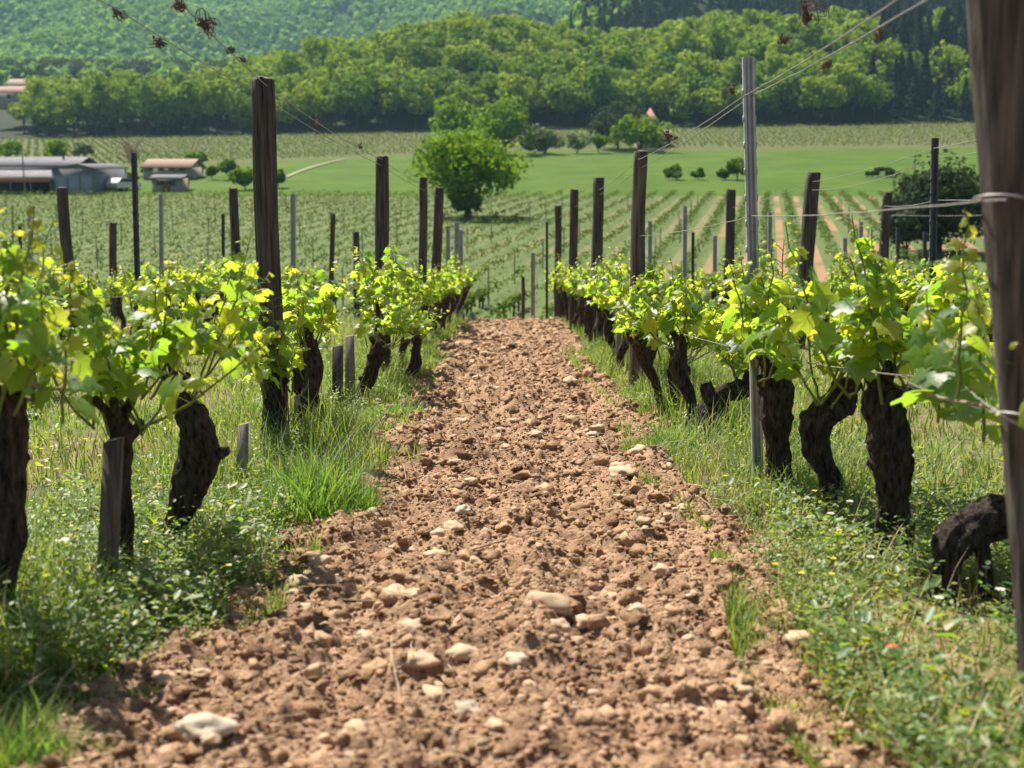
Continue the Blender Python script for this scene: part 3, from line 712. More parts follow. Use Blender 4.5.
def row_x(side, d): return np.interp(d, [2.6, 4.07, 5.3, 9.2, 20, 24], [1.25, 1.25, 1.14, 1.0, 0.9, .88]) if side > 0 else -np.interp(d, [2.6, 4.2, 8, 12, 20, 24], [1.28, 1.22, 1.12, 1.05, 0.95, .9])
rngV = np.random.default_rng(99)
spots = []
ds = [2.35, 7.15, 8.2, 8.95] + list(np.arange(9.6, 22.4, 0.95))
for d in ds:
    spots.append((float(row_x(1, d)), d, GR, 'gnarled grape vine with fresh leaves further along the row right of the path'))
for d in [6.7, 9.2, 10.2] + list(np.arange(11.3, 22.2, 0.95)):
    spots.append((float(row_x(-1, d)), d, GL, 'gnarled grape vine with fresh leaves further along the row left of the path'))
nth = ['second', 'third', 'fourth', 'fifth', 'sixth']
for side in (-1, 1):
    for k in range(5):
        X0 = (1.15 if side > 0 else 1.2) + 2.3*(k+1); sn = 'right' if side > 0 else 'left'
        d = max(5.2, X0/0.50)
        while d < 22.2:
            spots.append((side*X0 + rngV.normal()*.06, d, f'vines of the {nth[k]} row to the {sn}', f'grape vine with fresh leaves in the {nth[k]} row to the {sn} of the path')); d += 0.95+rngV.normal()*.08
for i, (x, d, grp, lab) in enumerate(spots):
    tm, hd = TRK[rngV.integers(0, 9)]
    near = d < 6
    make_vine((x, d, float(T(x, d))), tm, hd, (FOLHI[i % 7] if near else FOL[rngV.integers(0, 9)]), lab, grp, 0.9+0.22*rngV.random(), rngV.choice([0, math.pi])+rngV.normal()*.2, 1.0 + 0.1*rngV.random())
print('vines', len(spots)+13)

# tall single shoots
def tall_shoot(px, pbase, ptop, d, label, seed, lsz=0.09):
    rng = np.random.default_rng(seed); b = P(px[0], pbase, d); t = P(px[1], ptop, d); ch, lf = [], []
    q = np.linspace(0, 1, 10); pts = np.array([tuple(b*(1-k)+t*k) for k in q]) - np.array(b) + rng.normal(size=(10, 3))*.004
    L = (t-b).length; rt = empty('vine_shoot', b); tag(rt, label, 'vine shoot')
    sh = tube(pts, np.linspace(.005, .002, 10), 6); pos, nr, tp, sz, = [], [], [], []
    n = int(L/.028)
    for k in range(n):
        f = (k+.5)/n; p = np.array([np.interp(f, q, pts[:, i]) for i in range(3)]); az = k*math.pi+rng.normal()*.6
        dd_ = np.array([math.cos(az), math.sin(az)*.6, .5]); e = p+dd_*.05*(1.1-f); sh += tube([p, e], .0016, 4, cap=False)
        pos.append(e); nr.append(dd_*[.5, .5, 0]+[0, -.35, .6]+rng.normal(size=3)*.3); tp.append(dd_*[1, 1, 0]+[0, 0, .5*f-.3]); sz.append(lsz*(1.1-.75*f))
    mk('stem', sh, MAT['shoot'], rt)
    k = len(pos)*2//3
    c = [scatter(LEAF_HI[0], LEAF_HI[1], np.array(pos[:k]), frames(np.array(nr[:k]), np.array(tp[:k])), np.array(sz[:k]))+(0,),
         scatter(LEAF_HI[0]*[1, 1, 1.6], LEAF_HI[1], np.array(pos[k:]), frames(np.array(nr[k:]), np.array(tp[k:])), np.array(sz[k:]))+(1,)]
    mk('leaves', c, LM, rt)
tall_shoot((958, 966), 400, 205, 2.95, 'tall upright yellow green shoot next to the large dark post', 4, .058)
tall_shoot((5, 35), 390, 205, 2.9, 'tall yellow green shoot rising at the left edge', 5, .056)
tall_shoot((60, 75), 420, 262, 3.0, 'leafy shoot right of the tall shoot at the left edge', 6, .062)
tall_shoot((940, 925), 420, 290, 3.1, 'broad leaved shoot overhanging the forked vine trunk', 8, .082)
tall_shoot((985, 975), 440, 280, 3.0, 'broad leaved shoot hugging the large dark post', 9, .078)
p = [P(908, 384, 3.1), P(940, 398, 3.05), P(975, 404, 2.9), P(1004, 412, 2.75)]
a, r_ = resample(p, [.007, .0055, .005, .004], 16); tag(mk('dead_cane', tube(a, r_, 7), MAT['cane']), 'pale dead cane tied towards the large dark post', 'cane')
p = [P(-5, 352, 3.0), P(20, 372, 3.0), P(42, 388, 3.0), P(62, 388, 3.05)]
a, r_ = resample(p, [.007, .007, .007, .004], 16); tag(mk('dead_cane', tube(a, r_, 7), MAT['cane']), 'reddish brown cane at the left edge above the thick trunk', 'cane')

# ------------------------------------------------------------------ posts, stakes, wires
def wood_post(base, top, r0, r1, mat, label, seed, group='wooden trellis posts', seg=28, name='wooden_post'):
    base, top = Vector(base), Vector(top); rt = Vector(base); n = 26
    ax = top - base; q = np.linspace(0, 1, n)
    rng = np.random.default_rng(seed)
    pts = np.array([tuple(ax*k) for k in q]); pts[:, 0] += 0.012*np.sin(q*3+seed)*q*(1-q)*4*ax.length/1.9
    pts = np.vstack([[0, 0, -0.1], pts[1:], pts[-1]+np.array(ax)/ax.length*0.006]); rad = np.concatenate([np.linspace(r0, r1, n), [r1*0.86]])
    def dz(th, s, rad): return 1 + 0.10*noise(np.cos(th)*1.6, np.sin(th)*1.6, s*1.3, seed) + 0.07*noise(np.cos(th)*5, np.sin(th)*5, s*1.1, seed+3) + 0.03*noise(np.cos(th)*12, np.sin(th)*12, s*6, seed+5) - 0.10*np.clip(noise(np.cos(th)*7+5, np.sin(th)*7, s*.5, seed+9)-.25, 0, 1)
    ch = tube(pts, rad, seg, dz)
    top_c = ch[-1]; V = top_c[0].copy(); V[-1] += np.array(ax)/ax.length*0.004; V += np.outer(noise(V[:, 0]*30+seed, V[:, 1]*30, 0, seed), [0, 0, 0.012]); ch[-1] = (V, top_c[1])
    o = mk(name, ch, mat, loc=rt); return tag(o, label, 'post', group)
def metal_post(base, top, w_, mat, label, group='metal trellis posts', hooks=True):
    base, top = Vector(base), Vector(top); L = (top-base).length
    # open channel profile with hooked edges
    prof_ = [(-1, -.7), (1, -.7), (1, .7), (.62, .7), (.62, -.35), (-.62, -.35), (-.62, .7), (-1, .7)]
    prof_ = np.array(prof_)*w_/2; n = 8; V = []
    ax = (top-base)/L
    for z in (-0.1, L):
        for x, y in prof_: V.append((x + ax.x*z, -y + ax.y*z, ax.z*z))
    V = np.array(V); k = np.arange(n); F = np.stack([k, (k+1) % n, (k+1) % n+n, k+n], 1)
    ch = [(V, F), (V, np.array([(8, 9, 13, 12)+()])), (V, np.array([(9, 10, 11, 12)])), (V, np.array([(8, 13, 14, 15)]))]
    if hooks:
        for z in np.arange(L*.45, L*.98, 0.11):
            for s in (-1, 1): ch.append((box(-.004, .004, -.006, .006, -.014, .014)[0] + np.array([s*w_*.53+ax.x*z, ax.y*z, ax.z*z]), box(0, 1, 0, 1, 0, 1)[1]))
    o = mk('metal_post', ch, mat, smooth=False, loc=base); return tag(o, label, 'post', group)

# right row
b = G(1056, 716); wood_post(b, P(1002, -90, b.y+.02), .078, .074, MAT['darkwood'], 'large dark weathered post filling the right edge', 1, None, 26)
BIG = b
def post_at(px, py, tpx, tpy, wpx, label, seed, mat='wood', d=None, wpx2=None):
    g = G(px, py) if d is None else Vector((P(px, 300, d).x, d, 0)); g.z = float(T(g.x, g.y))
    t = P(tpx, tpy, g.y); s = g.y/FPX
    return wood_post(g, t, wpx*s/2, (wpx2 or wpx*.9)*s/2, MAT[mat], label, seed)
post_at(635, 391, 641, 152, 15, 'brown wooden post standing in the first row right of the path', 2)
post_at(598, 345, 599, 178, 12, 'dark wooden post behind the brown one in the first right row', 3, 'darkwood', 14.4)
post_at(574, 330, 574, 190, 9, 'third wooden post back from the metal one in the first right row', 4, 'darkwood', 17.4)
post_at(558, 318, 558, 206, 7, 'smallest wooden post at the far end of the first right row', 5, 'darkwood', 20.6)
b = G(758, 486); metal_post(b, P(748, 57, b.y), .046, MAT['galv'], 'tall galvanised metal post right of the path'); METAL = b
# second and third rows on the right
post_at(727, 309, 731, 190, 10, 'narrow dark post behind the tall galvanised metal post', 6, 'darkwood', 17.5)
post_at(799, 330, 814, 173, 15, 'wooden post leaning right with a split top', 7, 'darkwood', 13.6)
post_at(881, 320, 888, 193, 10, 'thin dark post in front of the dark thicket', 8, 'darkwood', 17.6)
b = Vector((P(936, 300, 9.6).x, 9.6, 0)); b.z = float(T(b.x, b.y)); metal_post(b, P(935, 138, 9.6), .05, MAT['darkmetal'], 'dark blue metal post standing before the thicket')
# left
post_at(277, 452, 263, 80, 27, 'tallest wooden post in the first row left of the path', 9, 'darkwood', None, 21)
post_at(383, 372, 382, 157, 14, 'straight wooden post behind the tallest left one', 10, 'darkwood', 10.8)
post_at(422, 350, 423, 178, 9, 'slender wooden post left of a leaning one below the round tree', 11, 'darkwood', 13.6)
post_at(431, 342, 439, 188, 10, 'leaning wooden post below the round tree', 12, 'darkwood', 15.4)
post_at(236, 342, 233, 189, 10, 'dark post left of the tallest post in the second left row', 13, 'darkwood', 14.8)
post_at(72, 330, 62, 188, 12, 'dark leaning post in front of the grey farm shed', 14, 'darkwood', 15.4)
post_at(113, 325, 113, 223, 8, 'short dark post beside the dark metal one on the left', 15, 'darkwood', 20.5)
post_at(331, 318, 333, 214, 5, 'thin dark stake between the two biggest left posts', 16, 'darkwood', 20.8)
post_at(357, 322, 356, 232, 7, 'short post just left of the straight wooden post', 17, 'darkwood', 20.9)
b = Vector((P(136, 300, 11.2).x, 11.2, 0)); b.z = float(T(b.x, b.y)); metal_post(b, P(134, 153, 11.2), .045, MAT['darkmetal'], 'dark metal post in the second row on the left')
thin = [(161, 194, 19.6, 4), (293, 194, 19.0, 5), (30, 207, 20, 4), (223, 214, 20.8, 3), (448, 226, 20.5, 4), (457, 222, 20.9, 5), (461, 230, 21.2, 4), (685, 206, 20.5, 4), (650, 221, 20.8, 4), (715, 236, 20.4, 4), (770, 212, 20.6, 4),
        (861, 222, 20.6, 4), (845, 238, 20.2, 4), (898, 228, 20.6, 3.5), (925, 232, 20.3, 3.5), (533, 253, 21.3, 4), (547, 222, 21, 2.5), (693, 232, 21, 3), (600, 232, 20.8, 3), (20, 225, 21, 3)]
for px, tpy, d, wp in thin:
    b = Vector((P(px, 300, d).x, d, 0)); b.z = float(T(b.x, d)); metal_post(b, P(px, tpy, d), wp*d/FPX, MAT['galv'] if wp > 3.6 else MAT['darkmetal'], 'slim metal post at the crest of the slope before the lower vineyard', 'slim posts at the crest', False)
post_at(523, 322, 523, 277, 4, 'tiny stake at the end of the tilled path', 18, 'darkwood', 21.4)
post_at(425, 318, 425, 300, 5, 'short stub at the crest left of the path end', 19, 'darkwood', 20.6)
# stakes by the left vines
def stake(px, py, tpx, tpy, wpx, mat, label, d=None):
    g = G(px, py) if d is None else Vector((P(px, py, d).x, d, 0)); g.z = float(T(g.x, g.y)); t = P(tpx, tpy, g.y); s = g.y/FPX*wpx/2
    ax = t-g; V, F = box(-s, s, -s, s, 0, 1)
    tw_ = 0.96+0*V[:, 2]; V = V.copy(); top_ = V[:, 2] > .5
    V[~top_] += [0, 0, -0.08]; V[top_, 2] = 0; V[top_] += np.array(ax); V[top_, 2] += np.where(V[top_, 0] > ax.x, 0.006, -0.004)
    return tag(mk('wooden_stake', [(V, F)], mat, smooth=False, loc=g), label, 'stake', 'short wooden stakes beside the left vines')
stake(103, 604, 114, 440, 17, MAT['wood'], 'grey brown stake holding the slim vine on the left')
stake(240, 497, 244, 424, 11, MAT['greywood'], 'short square grey stub between two dark trunks')
stake(350, 405, 350, 336, 9, MAT['greywood'], 'light coloured stake of the twin stakes')
stake(337, 408, 338, 346, 10, MAT['darkwood'], 'dark stake of the twin stakes')
stake(297, 432, 300, 395, 10, MAT['greywood'], 'leaning stake behind the dark trunk near the stub')
stake(618, 372, 619, 318, 5, MAT['greywood'], 'slim stake left of the brown wooden post in the right row')

def wire(name, pts, label, r=0.0022, sag=0.02, group='trellis wires'):
    V = []
    for a, b in zip(pts[:-1], pts[1:]):
        a, b = Vector(a), Vector(b)
        for k in range(12):
            q = k/12; V.append(a*(1-q)+b*q - Vector((0, 0, sag*4*q*(1-q)*(b-a).length/3)))
    V.append(Vector(pts[-1])); V = np.array([tuple(v) for v in V]); V += RNG.normal(size=V.shape)*0.0012
    return tag(mk(name, tube(V, r, 6), MAT['wire']), label, 'wire', group)
def at_h(x, d, h): return Vector((x, d, float(T(x, d))+h))
d5, d2 = METAL.y, BIG.y
wire('trellis_wire', [P(1010, -50, d2), P(753, 95, d5-.03), P(641, 168, 9.15), P(599, 195, 14.4), P(574, 207, 17.4), P(558, 218, 20.6)], 'upper wire of the first right row crossing the dark conifers', .0022, .012)
wire('trellis_wire', [P(985, -62, d2), P(744, 96, d5), P(637, 160, 9.2), P(598, 190, 14.5)], 'second upper wire of the first right row meeting the metal post', .0022, .016)
wire('trellis_wire', [P(1006, 200, d2-.09), P(978, 201, d2-.06), P(752, 216, d5-.03), P(640, 236, 9.1)], 'pale middle wire between the large dark post and the metal post', .0018, .012)
wire('trellis_wire', [P(1030, 432, d2-.08), P(1000, 414, d2-.07), P(960, 380, 3.1), P(757, 352, d5-.03), P(636, 315, 9.1), P(599, 300, 14.4)], 'lower wire among the leaves of the first right row', .002, .02)
wire('trellis_wire', [P(-60, -85, 2.6), P(115, 8, 4.1), P(251, 90, 6.2), P(380, 165, 10.7), P(424, 190, 13.5), P(438, 196, 15.4)], 'upper wire of the first left row', .0022, .012)
wire('trellis_wire', [P(60, -70, 3.3), P(180, 2, 4.5), P(275, 92, 6.3), P(383, 160, 10.8), P(422, 184, 13.7)], 'second upper wire of the first left row with dried tendrils', .0022, .02)
wire('trellis_wire', [P(-60, 300, 2.8), P(271, 282, 6.2), P(381, 272, 10.7), P(432, 268, 15.4)], 'lower wire of the first left row behind the leaves', .002, .02)
wire('trellis_wire', [P(1060, 118, 7.6), P(935, 148, 9.55), P(812, 182, 13.55), P(731, 208, 17.5)], 'upper wire of the second right row', .003, .02)
wire('trellis_wire', [P(1060, 128, 7.6), P(936, 158, 9.6), P(810, 190, 13.6)], 'second wire of the second right row under its upper wire', .003, .05)
wire('trellis_wire', [P(1060, 195, 7.6), P(935, 200, 9.6), P(884, 206, 13)], 'middle wire of the second right row before the thicket', .003, .02)
wire('trellis_wire', [P(1060, 212, 13.8), P(886, 215, 17.6), P(760, 222, 21)], 'middle wire of the third right row', .003, .02)
wire('trellis_wire', [P(-40, 285, 8), P(136, 280, 11.1), P(234, 276, 14.8), P(333, 270, 20.8)], 'lower wire of the second left row', .002, .02)
# ties round the large post
def tie(z_px, label):
    c = P(1002 + (z_px/716.0)*54, z_px, d2); t = np.linspace(0, 2*math.pi, 26); r = .083
    V = np.stack([c.x + r*np.cos(t), c.y + r*np.sin(t), c.z + .008*np.sin(2*t)], 1)
    tag(mk('wire_tie', tube(V, .003, 6), MAT['wire']), label, 'wire tie')
tie(198, 'wire wrapped round the upper part of the large dark post'); tie(412, 'wire wrapped round the lower part of the large dark post')

# dried tendrils on the wires
def tendril(px, py, d, size, label, seed):
    rng = np.random.default_rng(seed); c = P(px, py, d); ch = []
    for k in range(5):
        n = 14; t = np.linspace(0, 1, n); dr = rng.normal(size=3); dr[2] -= .5; dr /= np.linalg.norm(dr)
        a = 1.5+3*rng.random(); e1, e2 = rng.normal(size=3), rng.normal(size=3)
        V = size*(.45*t[:, None]*dr + .20*np.sin(a*t*4)[:, None]*e1 + .14*(1-np.cos(a*t*4))[:, None]*e2)
        ch += tube(V, np.linspace(.0028, .001, n), 5)
    n = 6; nr = rand_dirs(n, rng); V0 = LEAF_LO[0]*[.5, 1, 4]
    wd_ = (P(512, 262, 40) - c).normalized(); t = np.linspace(-1, 1, 40)
    ch += tube(np.array(wd_)[None]*t[:, None]*size*1.1 + np.stack([.006*np.cos(t*26), 0*t, .006*np.sin(t*26)], 1), .0016, 5)
    ch.append(scatter(V0, LEAF_LO[1], rng.normal(size=(n, 3))*size*.22, frames(nr, rand_dirs(n, rng)), np.full(n, size*.38)))
    tag(mk('dried_tendril', ch, MAT['dry'], loc=c), label, 'dried tendril', 'dried tendrils hanging on the wires')
TD = [(205, 22, 4.75, .09, 'largest brown dried tendril clump on the left wire'), (181, 4, 4.5, .05, 'dried tendril at the top of the left wire'), (160, 42, 4.9, .055, 'dried leaf curl hanging left of the left wire'),
      (118, 12, 4.2, .04, 'small dried curl on the left wire near the top left'), (231, 50, 5.3, .035, 'small dried curl above the tallest left post'), (243, 60, 5.8, .03, 'dried knot just above the tallest left post'),
      (318, 122, 8.0, .06, 'dried curl on the wire between the two left posts'), (360, 147, 9.6, .05, 'small dried knot by the straight wooden post'),
      (806, 12, 4.6, .085, 'largest brown dried tendril clump on the right wire'), (783, 40, 4.8, .05, 'dried curl below the largest right clump'), (827, 65, 4.5, .04, 'dried knot on the right wire over the woods'),
      (732, 90, 5.6, .04, 'dried knot on the wire left of the metal post'), (668, 136, 8.0, .11, 'long dried tangle on the wire at the brown wooden post'), (880, 32, 3.9, .03, 'tiny dried knot on the right wire')]
for k, (px, py, d, s, lab) in enumerate(TD): tendril(px, py, d, s, lab, 500+k)

# ------------------------------------------------------------------ lower and upper vineyards
def puff(seed, n, size, h):
    rng = np.random.default_rng(seed); p = rng.normal(size=(n, 3))*[.11, .34, .12] + [0, 0, h]
    V0 = np.array([(-.5, 0, 0), (0, -.45, .1), (.5, 0, 0), (0, .55, -.1)]); F0 = np.array([(0, 1, 2, 3)])
    c = scatter(V0, F0, p, frames(rand_dirs(n, rng)+[0, 0, .5], rand_dirs(n, rng)), size*(.7+.6*rng.random(n)))
    return c
def field_vine_points(y0, y1, xfun, rowdir, spacing, along, seed, jit=.15):
    rng = np.random.default_rng(seed); n = math.sqrt(1+rowdir**2); out = []
    for k in range(-220, 220):
        u = k*spacing*n
        yy = np.arange(y0, y1, along); xx = u + rowdir*yy
        out.append(np.stack([xx, yy], 1))
    p = np.concatenate(out); p = p + rng.normal(size=p.shape)*jit
    m = np.array([xfun(a, b) for a, b in p]) & (rng.random(len(p)) > .06); return p[m]
def field_mesh(pts, seed, n, size, h, sc_=1.0):
    rng = np.random.default_rng(seed); ch = []; grp = rng.integers(0, 5, len(pts))
    for k in range(5):
        V, F = puff(seed+k, n, size, h); q = pts[grp == k]
        ch.append(scatter(V, F, np.stack([q[:, 0], q[:, 1], T(q[:, 0], q[:, 1])], 1), rot_z(rng.normal(size=len(q))*.2 - .21), (.8+.4*rng.random(len(q)))*sc_))
    return ch
low = field_vine_points(41, 133.5, lambda x, y: abs(x) < 6 + 0.5*y and not (abs(x-28) < 4 and 64 < y < 84), 0.21, 2.0, 0.62, 1)
dist = np.hypot(low[:, 0], low[:, 1]-0); infr = np.abs(low[:, 0]) < .43*low[:, 1] ; order = np.argsort(np.where(infr & (low[:, 1] > 47), dist, 1e9))
nInd = 110
indiv, rest = low[order[:nInd]], low[order[nInd:]]
tag(mk('lower_vineyard', field_mesh(rest, 11, 12, .14, .45, 1.0), MAT['fieldvine'], smooth=False), 'rows of leafy vines filling the lower vineyard', 'vineyard rows', kind='stuff')
protoF = []
for k in range(4):
    V, F = puff(60+k, 26, .20, .55)
    protoF.append(as_mesh('field_vine', [(V, F, 0)] + [c+(1,) for c in trunk_chunks([(0, 0, -.05), (.03, .02, .25), (0, 0, .5)], [.05, .045, .06], k+3, 6, 5)], [MAT['fieldvine'], MAT['bark']]))
for i, (x, y) in enumerate(indiv):
    o = bpy.data.objects.new('field_vine', protoF[i % 4]); C.objects.link(o); o.location = (x, y, float(T(x, y))); o.rotation_euler = (0, 0, -.21)
    tag(o, 'small leafy vine at the near edge of the lower vineyard beyond the crest', 'grape vine', 'vines at the near edge of the lower vineyard')
# thin field posts
pm = None
fp = field_vine_points(52, 110, lambda x, y: abs(x) < .42*y and not (abs(x-28) < 5 and 64 < y < 84), 0.21, 6.0, 7.0, 3, .2)
for i, (x, y) in enumerate(fp[:170]):
    if pm is None: pm = as_mesh('field_post', tube([(0, 0, -.1), (0, 0, 1.0), (0.01, 0, 1.65)], [.035, .035, .03], 6), MAT['greywood'])
    o = bpy.data.objects.new('field_post', pm); C.objects.link(o); o.location = (x, y, float(T(x, y)))
    tag(o, 'thin grey post among the rows of the lower vineyard', 'post', 'thin posts in the lower vineyard')
def in_upper(x, y):
    ue = y + max(-x, 0)*.9
    return ue > 248 and y < 330 + 0*x and y > 150 and abs(x) < 20 + .46*y
up = field_vine_points(170, 332, in_upper, 1.1, 2.4, 1.2, 5, .15)
tag(mk('upper_vineyard', field_mesh(up, 21, 5, .34, .35, 1.0), MAT['fieldvine'], smooth=False), 'faint vine rows of the upper vineyard below the wood', 'vineyard rows', kind='stuff')

# ------------------------------------------------------------------ trees
QV = np.array([(-.5, -.1, 0), (0, -.5, .12), (.5, .05, 0), (.05, .55, -.1)]); QF = np.array([(0, 1, 2, 3)])
def crown(seed, h, wd, z0, nblob, per, leaf, irregular=0.22, dome=1.0):
    rng = np.random.default_rng(seed); ch = []
    cz = z0 + (h-z0)*.52; ax = np.array([wd/2, wd/2, (h-z0)/2])
    for k in range(nblob):
        d = rand_dirs(1, rng)[0]; r = rng.random()**.45*(1+.25*rng.random()); d[2] = d[2]*.9+.1
        c = np.array([0, 0, cz]) + d*ax*r*.72; c[2] += 0
        br = (0.30 + irregular*rng.random())*min(ax[0], ax[2]*1.1)
        n = per; dd = rand_dirs(n, rng); rr = br*(0.72+.36*rng.random(n)**.6)
        pos = c + dd*rr[:, None]*[1.1, 1.1, .85]
        nr = dd + rng.normal(size=(n, 3))*.28
        ch.append(scatter(QV, QF, pos, frames(nr, rand_dirs(n, rng)), leaf*(.6+.8*rng.random(n))))
    return ch
def trunk_limbs(seed, h, wd, z0, r):
    rng = np.random.default_rng(seed); ch = tube(*resample([(0, 0, -.3), (.02*h, 0, z0*.6), (0, .01*h, z0+.3*(h-z0))], [r*1.25, r, r*.6], 10), 9)
    for k in range(5):
        a = k*1.26+rng.random(); e = np.array([math.cos(a)*wd*.3, math.sin(a)*wd*.3, z0+(h-z0)*(.45+.3*rng.random())])
        ch += tube(*resample([(0, 0, z0*.8), tuple(e*[.5, .5, .75]), tuple(e)], [r*.6, r*.4, r*.15], 8), 6)
    return ch
def tree(name, base, h, wd, mat, label, cat='tree', group=None, seed=1, z0=None, nblob=24, per=70, leaf=.35, trunk=True, r=None, irregular=.22):
    z0 = h*.2 if z0 is None else z0
    rt = empty(name, base); tag(rt, label, cat, group)
    mk('trunk', trunk_limbs(seed, h, wd, z0, r or h*.022), MAT['tree_bark'], rt)
    mk('crown' if cat == 'tree' else 'foliage', crown(seed, h, wd, z0, nblob, per, leaf, irregular), MAT[mat], rt, smooth=False)
    return rt
def tree_px(name, px, py, top, wpx, mat, label, d=None, **kw):
    g = G(px, py) if d is None else Vector((P(px, py, d).x, d, 0)); g.z = float(T(g.x, g.y)); h = P(px, top, g.y).z - g.z; return tree(name, g, h, 1.13*wpx*g.y/FPX, mat, label, **kw)

# the wood: individual trees
protos = []
for k in range(6):
    h = 12+1.5*(k % 3); rt = empty('woodland_tree', (0, 0, 0)); tag(rt, 'leafy spring green tree in the wood on the hillside', 'tree', 'deciduous trees of the hillside wood')
    mk('trunk', trunk_limbs(700+k, h, 8, 3.0, .22), MAT['tree_bark'], rt)
    mk('crown', crown(700+k, h, 8.4+.6*(k % 2), 0.5, 24, 46, .82, .20), MAT['wood_leaf'], rt, smooth=False); protos.append(rt)
def conifer_chunks(seed, h, wd, tiers=9, per=30, leaf=.7):
    rng = np.random.default_rng(seed); ch = []
    n = tiers*per; t = rng.random(n)**.8; r = wd/2*(1-t)*(0.55+.5*rng.random(n)) + .15; a = rng.random(n)*6.28
    pos = np.stack([r*np.cos(a), r*np.sin(a), h*.12 + h*.9*t - .25*r], 1)
    nr = np.stack([np.cos(a)*.7, np.sin(a)*.7, np.full(n, .7)], 1)+rng.normal(size=(n, 3))*.35
    return [scatter(QV, QF, pos, frames(nr, np.stack([np.cos(a), np.sin(a), np.full(n, -.4)], 1)), leaf*(.6+.8*rng.random(n))*(1.1-.5*t))]
cprotos = []
for k in range(4):
    rt = empty('conifer_tree', (0, 0, 0)); tag(rt, 'dark conifer at the right end of the hillside wood', 'tree', 'dark conifers of the hillside wood')
    mk('trunk', tube([(0, 0, -.3), (0, 0, 6), (0, 0, 13)], [.25, .18, .05], 8), MAT['tree_bark'], rt)
    mk('crown', conifer_chunks(760+k, 14, 6.4, 12, 40, .95), MAT['conifer'], rt, smooth=False); cprotos.append(rt)
rngT = np.random.default_rng(4)
pts = []
for iy, y in enumerate(np.arange(330, 420, 6.4)):
    for x in np.arange(-190, 190, 6.6):
        pts.append((x + (iy % 2)*3.3 + rngT.normal()*1.0, y + rngT.normal()*1.0))
cands = []
for x, y in pts:
    yb = 333 - 4*sstep(0, 60, x)
    if y < yb: continue
    px = 512 + x/y*FPX*1.0
    if px < 34 or (px < 44 and rngT.random() < .4): continue
    if y > 330 and px < 990: cands.append((x, y, px))
infr_ = sorted(cands, key=lambda c: c[1])
leftover = []
count = 0; ccount = 0
for x, y, px in infr_:
    dark = px > 862 + 10*rngT.normal() and rngT.random() < .9
    z = float(T(x, y)); s = .85+.35*rngT.random()
    if y < 336: s *= .85
    if dark and ccount < 120:
        copy_tree(cprotos[ccount % 4], (x, y, z), rngT.random()*6.28, s); ccount += 1
    elif (not dark) and count < 296:
        copy_tree(protos[rngT.integers(0, 6)], (x, y, z), rngT.random()*6.28, (s, s, s*(.9+.25*rngT.random()))); count += 1
    else: leftover.append((x, y, z, s, dark))
print('wood', count, ccount, len(leftover))
for p_ in protos + cprotos:
    for c_ in list(p_.children): bpy.data.objects.remove(c_)
    bpy.data.objects.remove(p_)
def mass(points, kind, seed, mat, name, label, per=3, **kw):
    rng = np.random.default_rng(seed); ch = []
    var = [crown(seed+k, 13, 8.8, 1.6, 14, 34, 1.1, .2) if kind == 'leaf' else conifer_chunks(seed+k, 14, 6.4, 9, 20, 1.3) for k in range(3)]
    pts_ = np.array(points); grp = rng.integers(0, 3, len(pts_))
    for k in range(3):
        q = pts_[grp == k]
        V = np.concatenate([c[0] for c in var[k]]); F = np.concatenate([c[1]+o for c, o in zip(var[k], np.cumsum([0]+[len(c[0]) for c in var[k]])[:-1])])
        if len(q): ch.append(scatter(V, F, q[:, :3], rot_z(rng.random(len(q))*6.28), q[:, 3]))
    tag(mk(name, ch, mat, smooth=False), label, 'wood', kind='stuff')
lo_leaf = [l[:4] for l in leftover if not l[4]]
if lo_leaf: mass(lo_leaf, 'leaf', 801, MAT['wood_leaf'], 'upper_woodland', 'upper part of the spring green wood up to its ridge')
# dark conifer hill
cp = []
for y in np.arange(440, 640, 8.5):
    for x in np.arange(20, 330, 6.5):
        xx, yy = x+rngT.normal()*1.5, y+rngT.normal()*1.5
        if xx > 26 + (yy-560)*.06 and xx < .48*yy: cp.append((xx, yy, float(T(xx, yy)), .8+.45*rngT.random()))
fw = []  # wood in the fold: dark leaf colour paints the shade at the far hill's base
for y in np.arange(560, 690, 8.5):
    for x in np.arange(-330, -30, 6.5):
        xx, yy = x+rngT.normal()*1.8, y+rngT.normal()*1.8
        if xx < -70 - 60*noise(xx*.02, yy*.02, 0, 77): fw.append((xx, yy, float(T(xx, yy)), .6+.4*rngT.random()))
mass(fw, 'leaf', 841, MAT['dark_leaf'], 'painted_shade_woodland', 'wood below the far hillside with the shade of the fold put into its dark leaf colour')
mass(cp, 'cone', 821, MAT['conifer'], 'conifer_woodland', 'dark blue green conifer wood on the hill behind')
